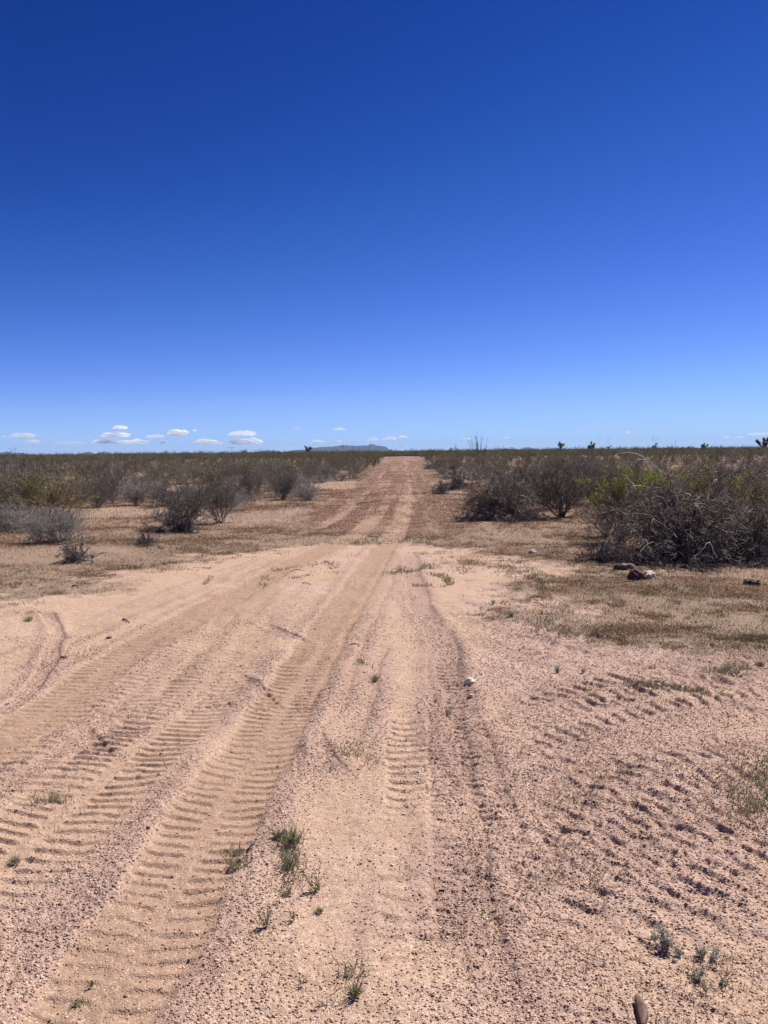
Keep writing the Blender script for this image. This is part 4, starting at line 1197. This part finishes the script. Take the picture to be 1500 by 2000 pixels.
def cloud(px, py, wp, hp, dens, label, seed):
    g = np.random.default_rng(seed); D = 32000.0
    c = px_at(px, py, D); W = wp / F * D; H = hp / F * D
    n = int(26 + wp * 1.5)
    t = np.linspace(-.97, .97, n) + g.uniform(-.03, .03, n); t = np.clip(t, -.99, .99); env = (1 - t ** 2) ** .5
    lump = .2 + .8 * vn(t * 3.2 + seed * 3.3, t * 0, seed)
    r = H * .34 * (.45 + .55 * g.random(n)) * (.55 + .45 * env)
    z = -H / 2 + r * .8 + H * .10 * g.random(n) + g.random(n) * np.maximum(H * env * lump - 2 * r, 0)
    x = t * W * .45; y = g.normal(0, W * .5, n)
    V = []; Fs = []
    for k in range(n):
        nz = 1 + .25 * g.normal(0, 1, (len(IV), 1)) * .5
        v = IV * nz * np.array([r[k] * 1.7, r[k] * 1.7, r[k]]) + [x[k], y[k], z[k]]
        v[:, 2] = np.maximum(v[:, 2], -H / 2 + .6 * (v[:, 2] + H / 2))
        V.append(v); Fs.append(IF + k * len(IV))
    V.append(IV * [W * .42, W * .7, H * .13] + [0, 0, -H * .27]); Fs.append(IF + n * len(IV))      # the thin core the puffs sit on
    th = -math.atan2(c[0], c[1])
    me = make_mesh("cloud", np.vstack(V), np.vstack(Fs), smooth=True, mat=M_cl[dens])
    o = link("cloud", me, None, c, th)
    tag(o, label, "cloud")
for i, a in enumerate([
    (44, 848, 44, 10, 1, "flat white cloud furthest left above the left hills"),
    (62, 860, 28, 9, 1, "small puffy cloud under the furthest left one"),
    (8, 852, 8, 4, 2, "tiny wisp at the left edge"),
    (135, 863, 54, 9, 2, "faint low cloud bank between the left hills and the twin peaks"),
    (235, 833, 25, 9, 0, "highest small bright cloud above the twin peaks"),
    (226, 846, 52, 13, 0, "two humped white cloud under the highest small one"),
    (198, 860, 34, 11, 0, "left half of the lowest long cloud row above the twin peaks"),
    (255, 861, 74, 11, 0, "long flat cloud right of the lowest left half"),
    (303, 850, 34, 9, 1, "thin lens shaped cloud right of the long row"),
    (347, 841, 36, 17, 0, "bright slanting puffy cloud standing alone"),
    (380, 840, 8, 5, 1, "dot of cloud right of the slanting puffy one"),
    (317, 863, 9, 6, 1, "dot of cloud under the lens shaped one"),
    (402, 860, 44, 14, 0, "white cloud low at left of the stacked pair"),
    (430, 865, 14, 7, 1, "little cloud trailing the low white one"),
    (473, 844, 54, 12, 0, "upper bright cloud of the stacked pair"),
    (481, 859, 64, 17, 0, "lower heaped cloud of the stacked pair"),
    (450, 873, 18, 5, 2, "faint wisp beneath the stacked pair"),
    (580, 836, 14, 4, 2, "faint wisp high between the stacked pair and the mountains"),
    (663, 837, 27, 6, 1, "small flat cloud highest above the mountain range"),
    (617, 861, 20, 8, 0, "left small cloud of the row over the mountain range"),
    (636, 862, 22, 7, 1, "middle faint cloud of the row over the mountain range"),
    (657, 861, 24, 7, 0, "right small cloud of the row over the mountain range"),
    (565, 874, 16, 5, 2, "faint wisp near the horizon left of the mountain range"),
    (728, 857, 22, 8, 1, "soft cloud above the right end of the mountain range"),
    (761, 855, 30, 9, 1, "ragged cloud just left of the road's vanishing point"),
    (787, 852, 18, 7, 0, "bright small cloud directly above the road's end"),
    (782, 872, 8, 4, 2, "dot of cloud just over the road's end"),
    (912, 856, 15, 6, 1, "lone small cloud left of the tall bare fan"),
    (989, 854, 11, 5, 1, "tiny cloud right of the tall bare fan"),
    (1227, 844, 12, 5, 1, "tiny cloud above the arching branch"),
    (1183, 867, 9, 4, 2, "faintest wisp above the round headed joshua tree"),
    (1420, 854, 12, 6, 2, "faint cloud left of the two near the right edge"),
    (1444, 853, 16, 5, 1, "short flat cloud near the right edge"),
    (1484, 846, 44, 7, 1, "long flat cloud cut by the right edge"),
]): cloud(*a, 60 + i)

# ------------------------------------------------------------------ haze: even air round the camera and the whole plain
HAZE = True
if HAZE:
    import bmesh as _b
    bm = _b.new(); _b.ops.create_cube(bm, size=1)
    me = bpy.data.meshes.new("haze"); bm.to_mesh(me); bm.free()
    o = link("haze", me, None, (0, 0, 100), None, (34000, 34000, 206))
    m = bpy.data.materials.new("haze_air"); m.use_nodes = True; t = m.node_tree
    t.nodes.remove(t.nodes["Principled BSDF"])
    v = t.nodes.new("ShaderNodeVolumePrincipled"); v.inputs['Color'].default_value = (.50, .70, 1, 1); v.inputs['Density'].default_value = 4e-5
    t.links.new(v.outputs[0], t.nodes["Material Output"].inputs['Volume'])
    me.materials.append(m); tag(o, kind="stuff")
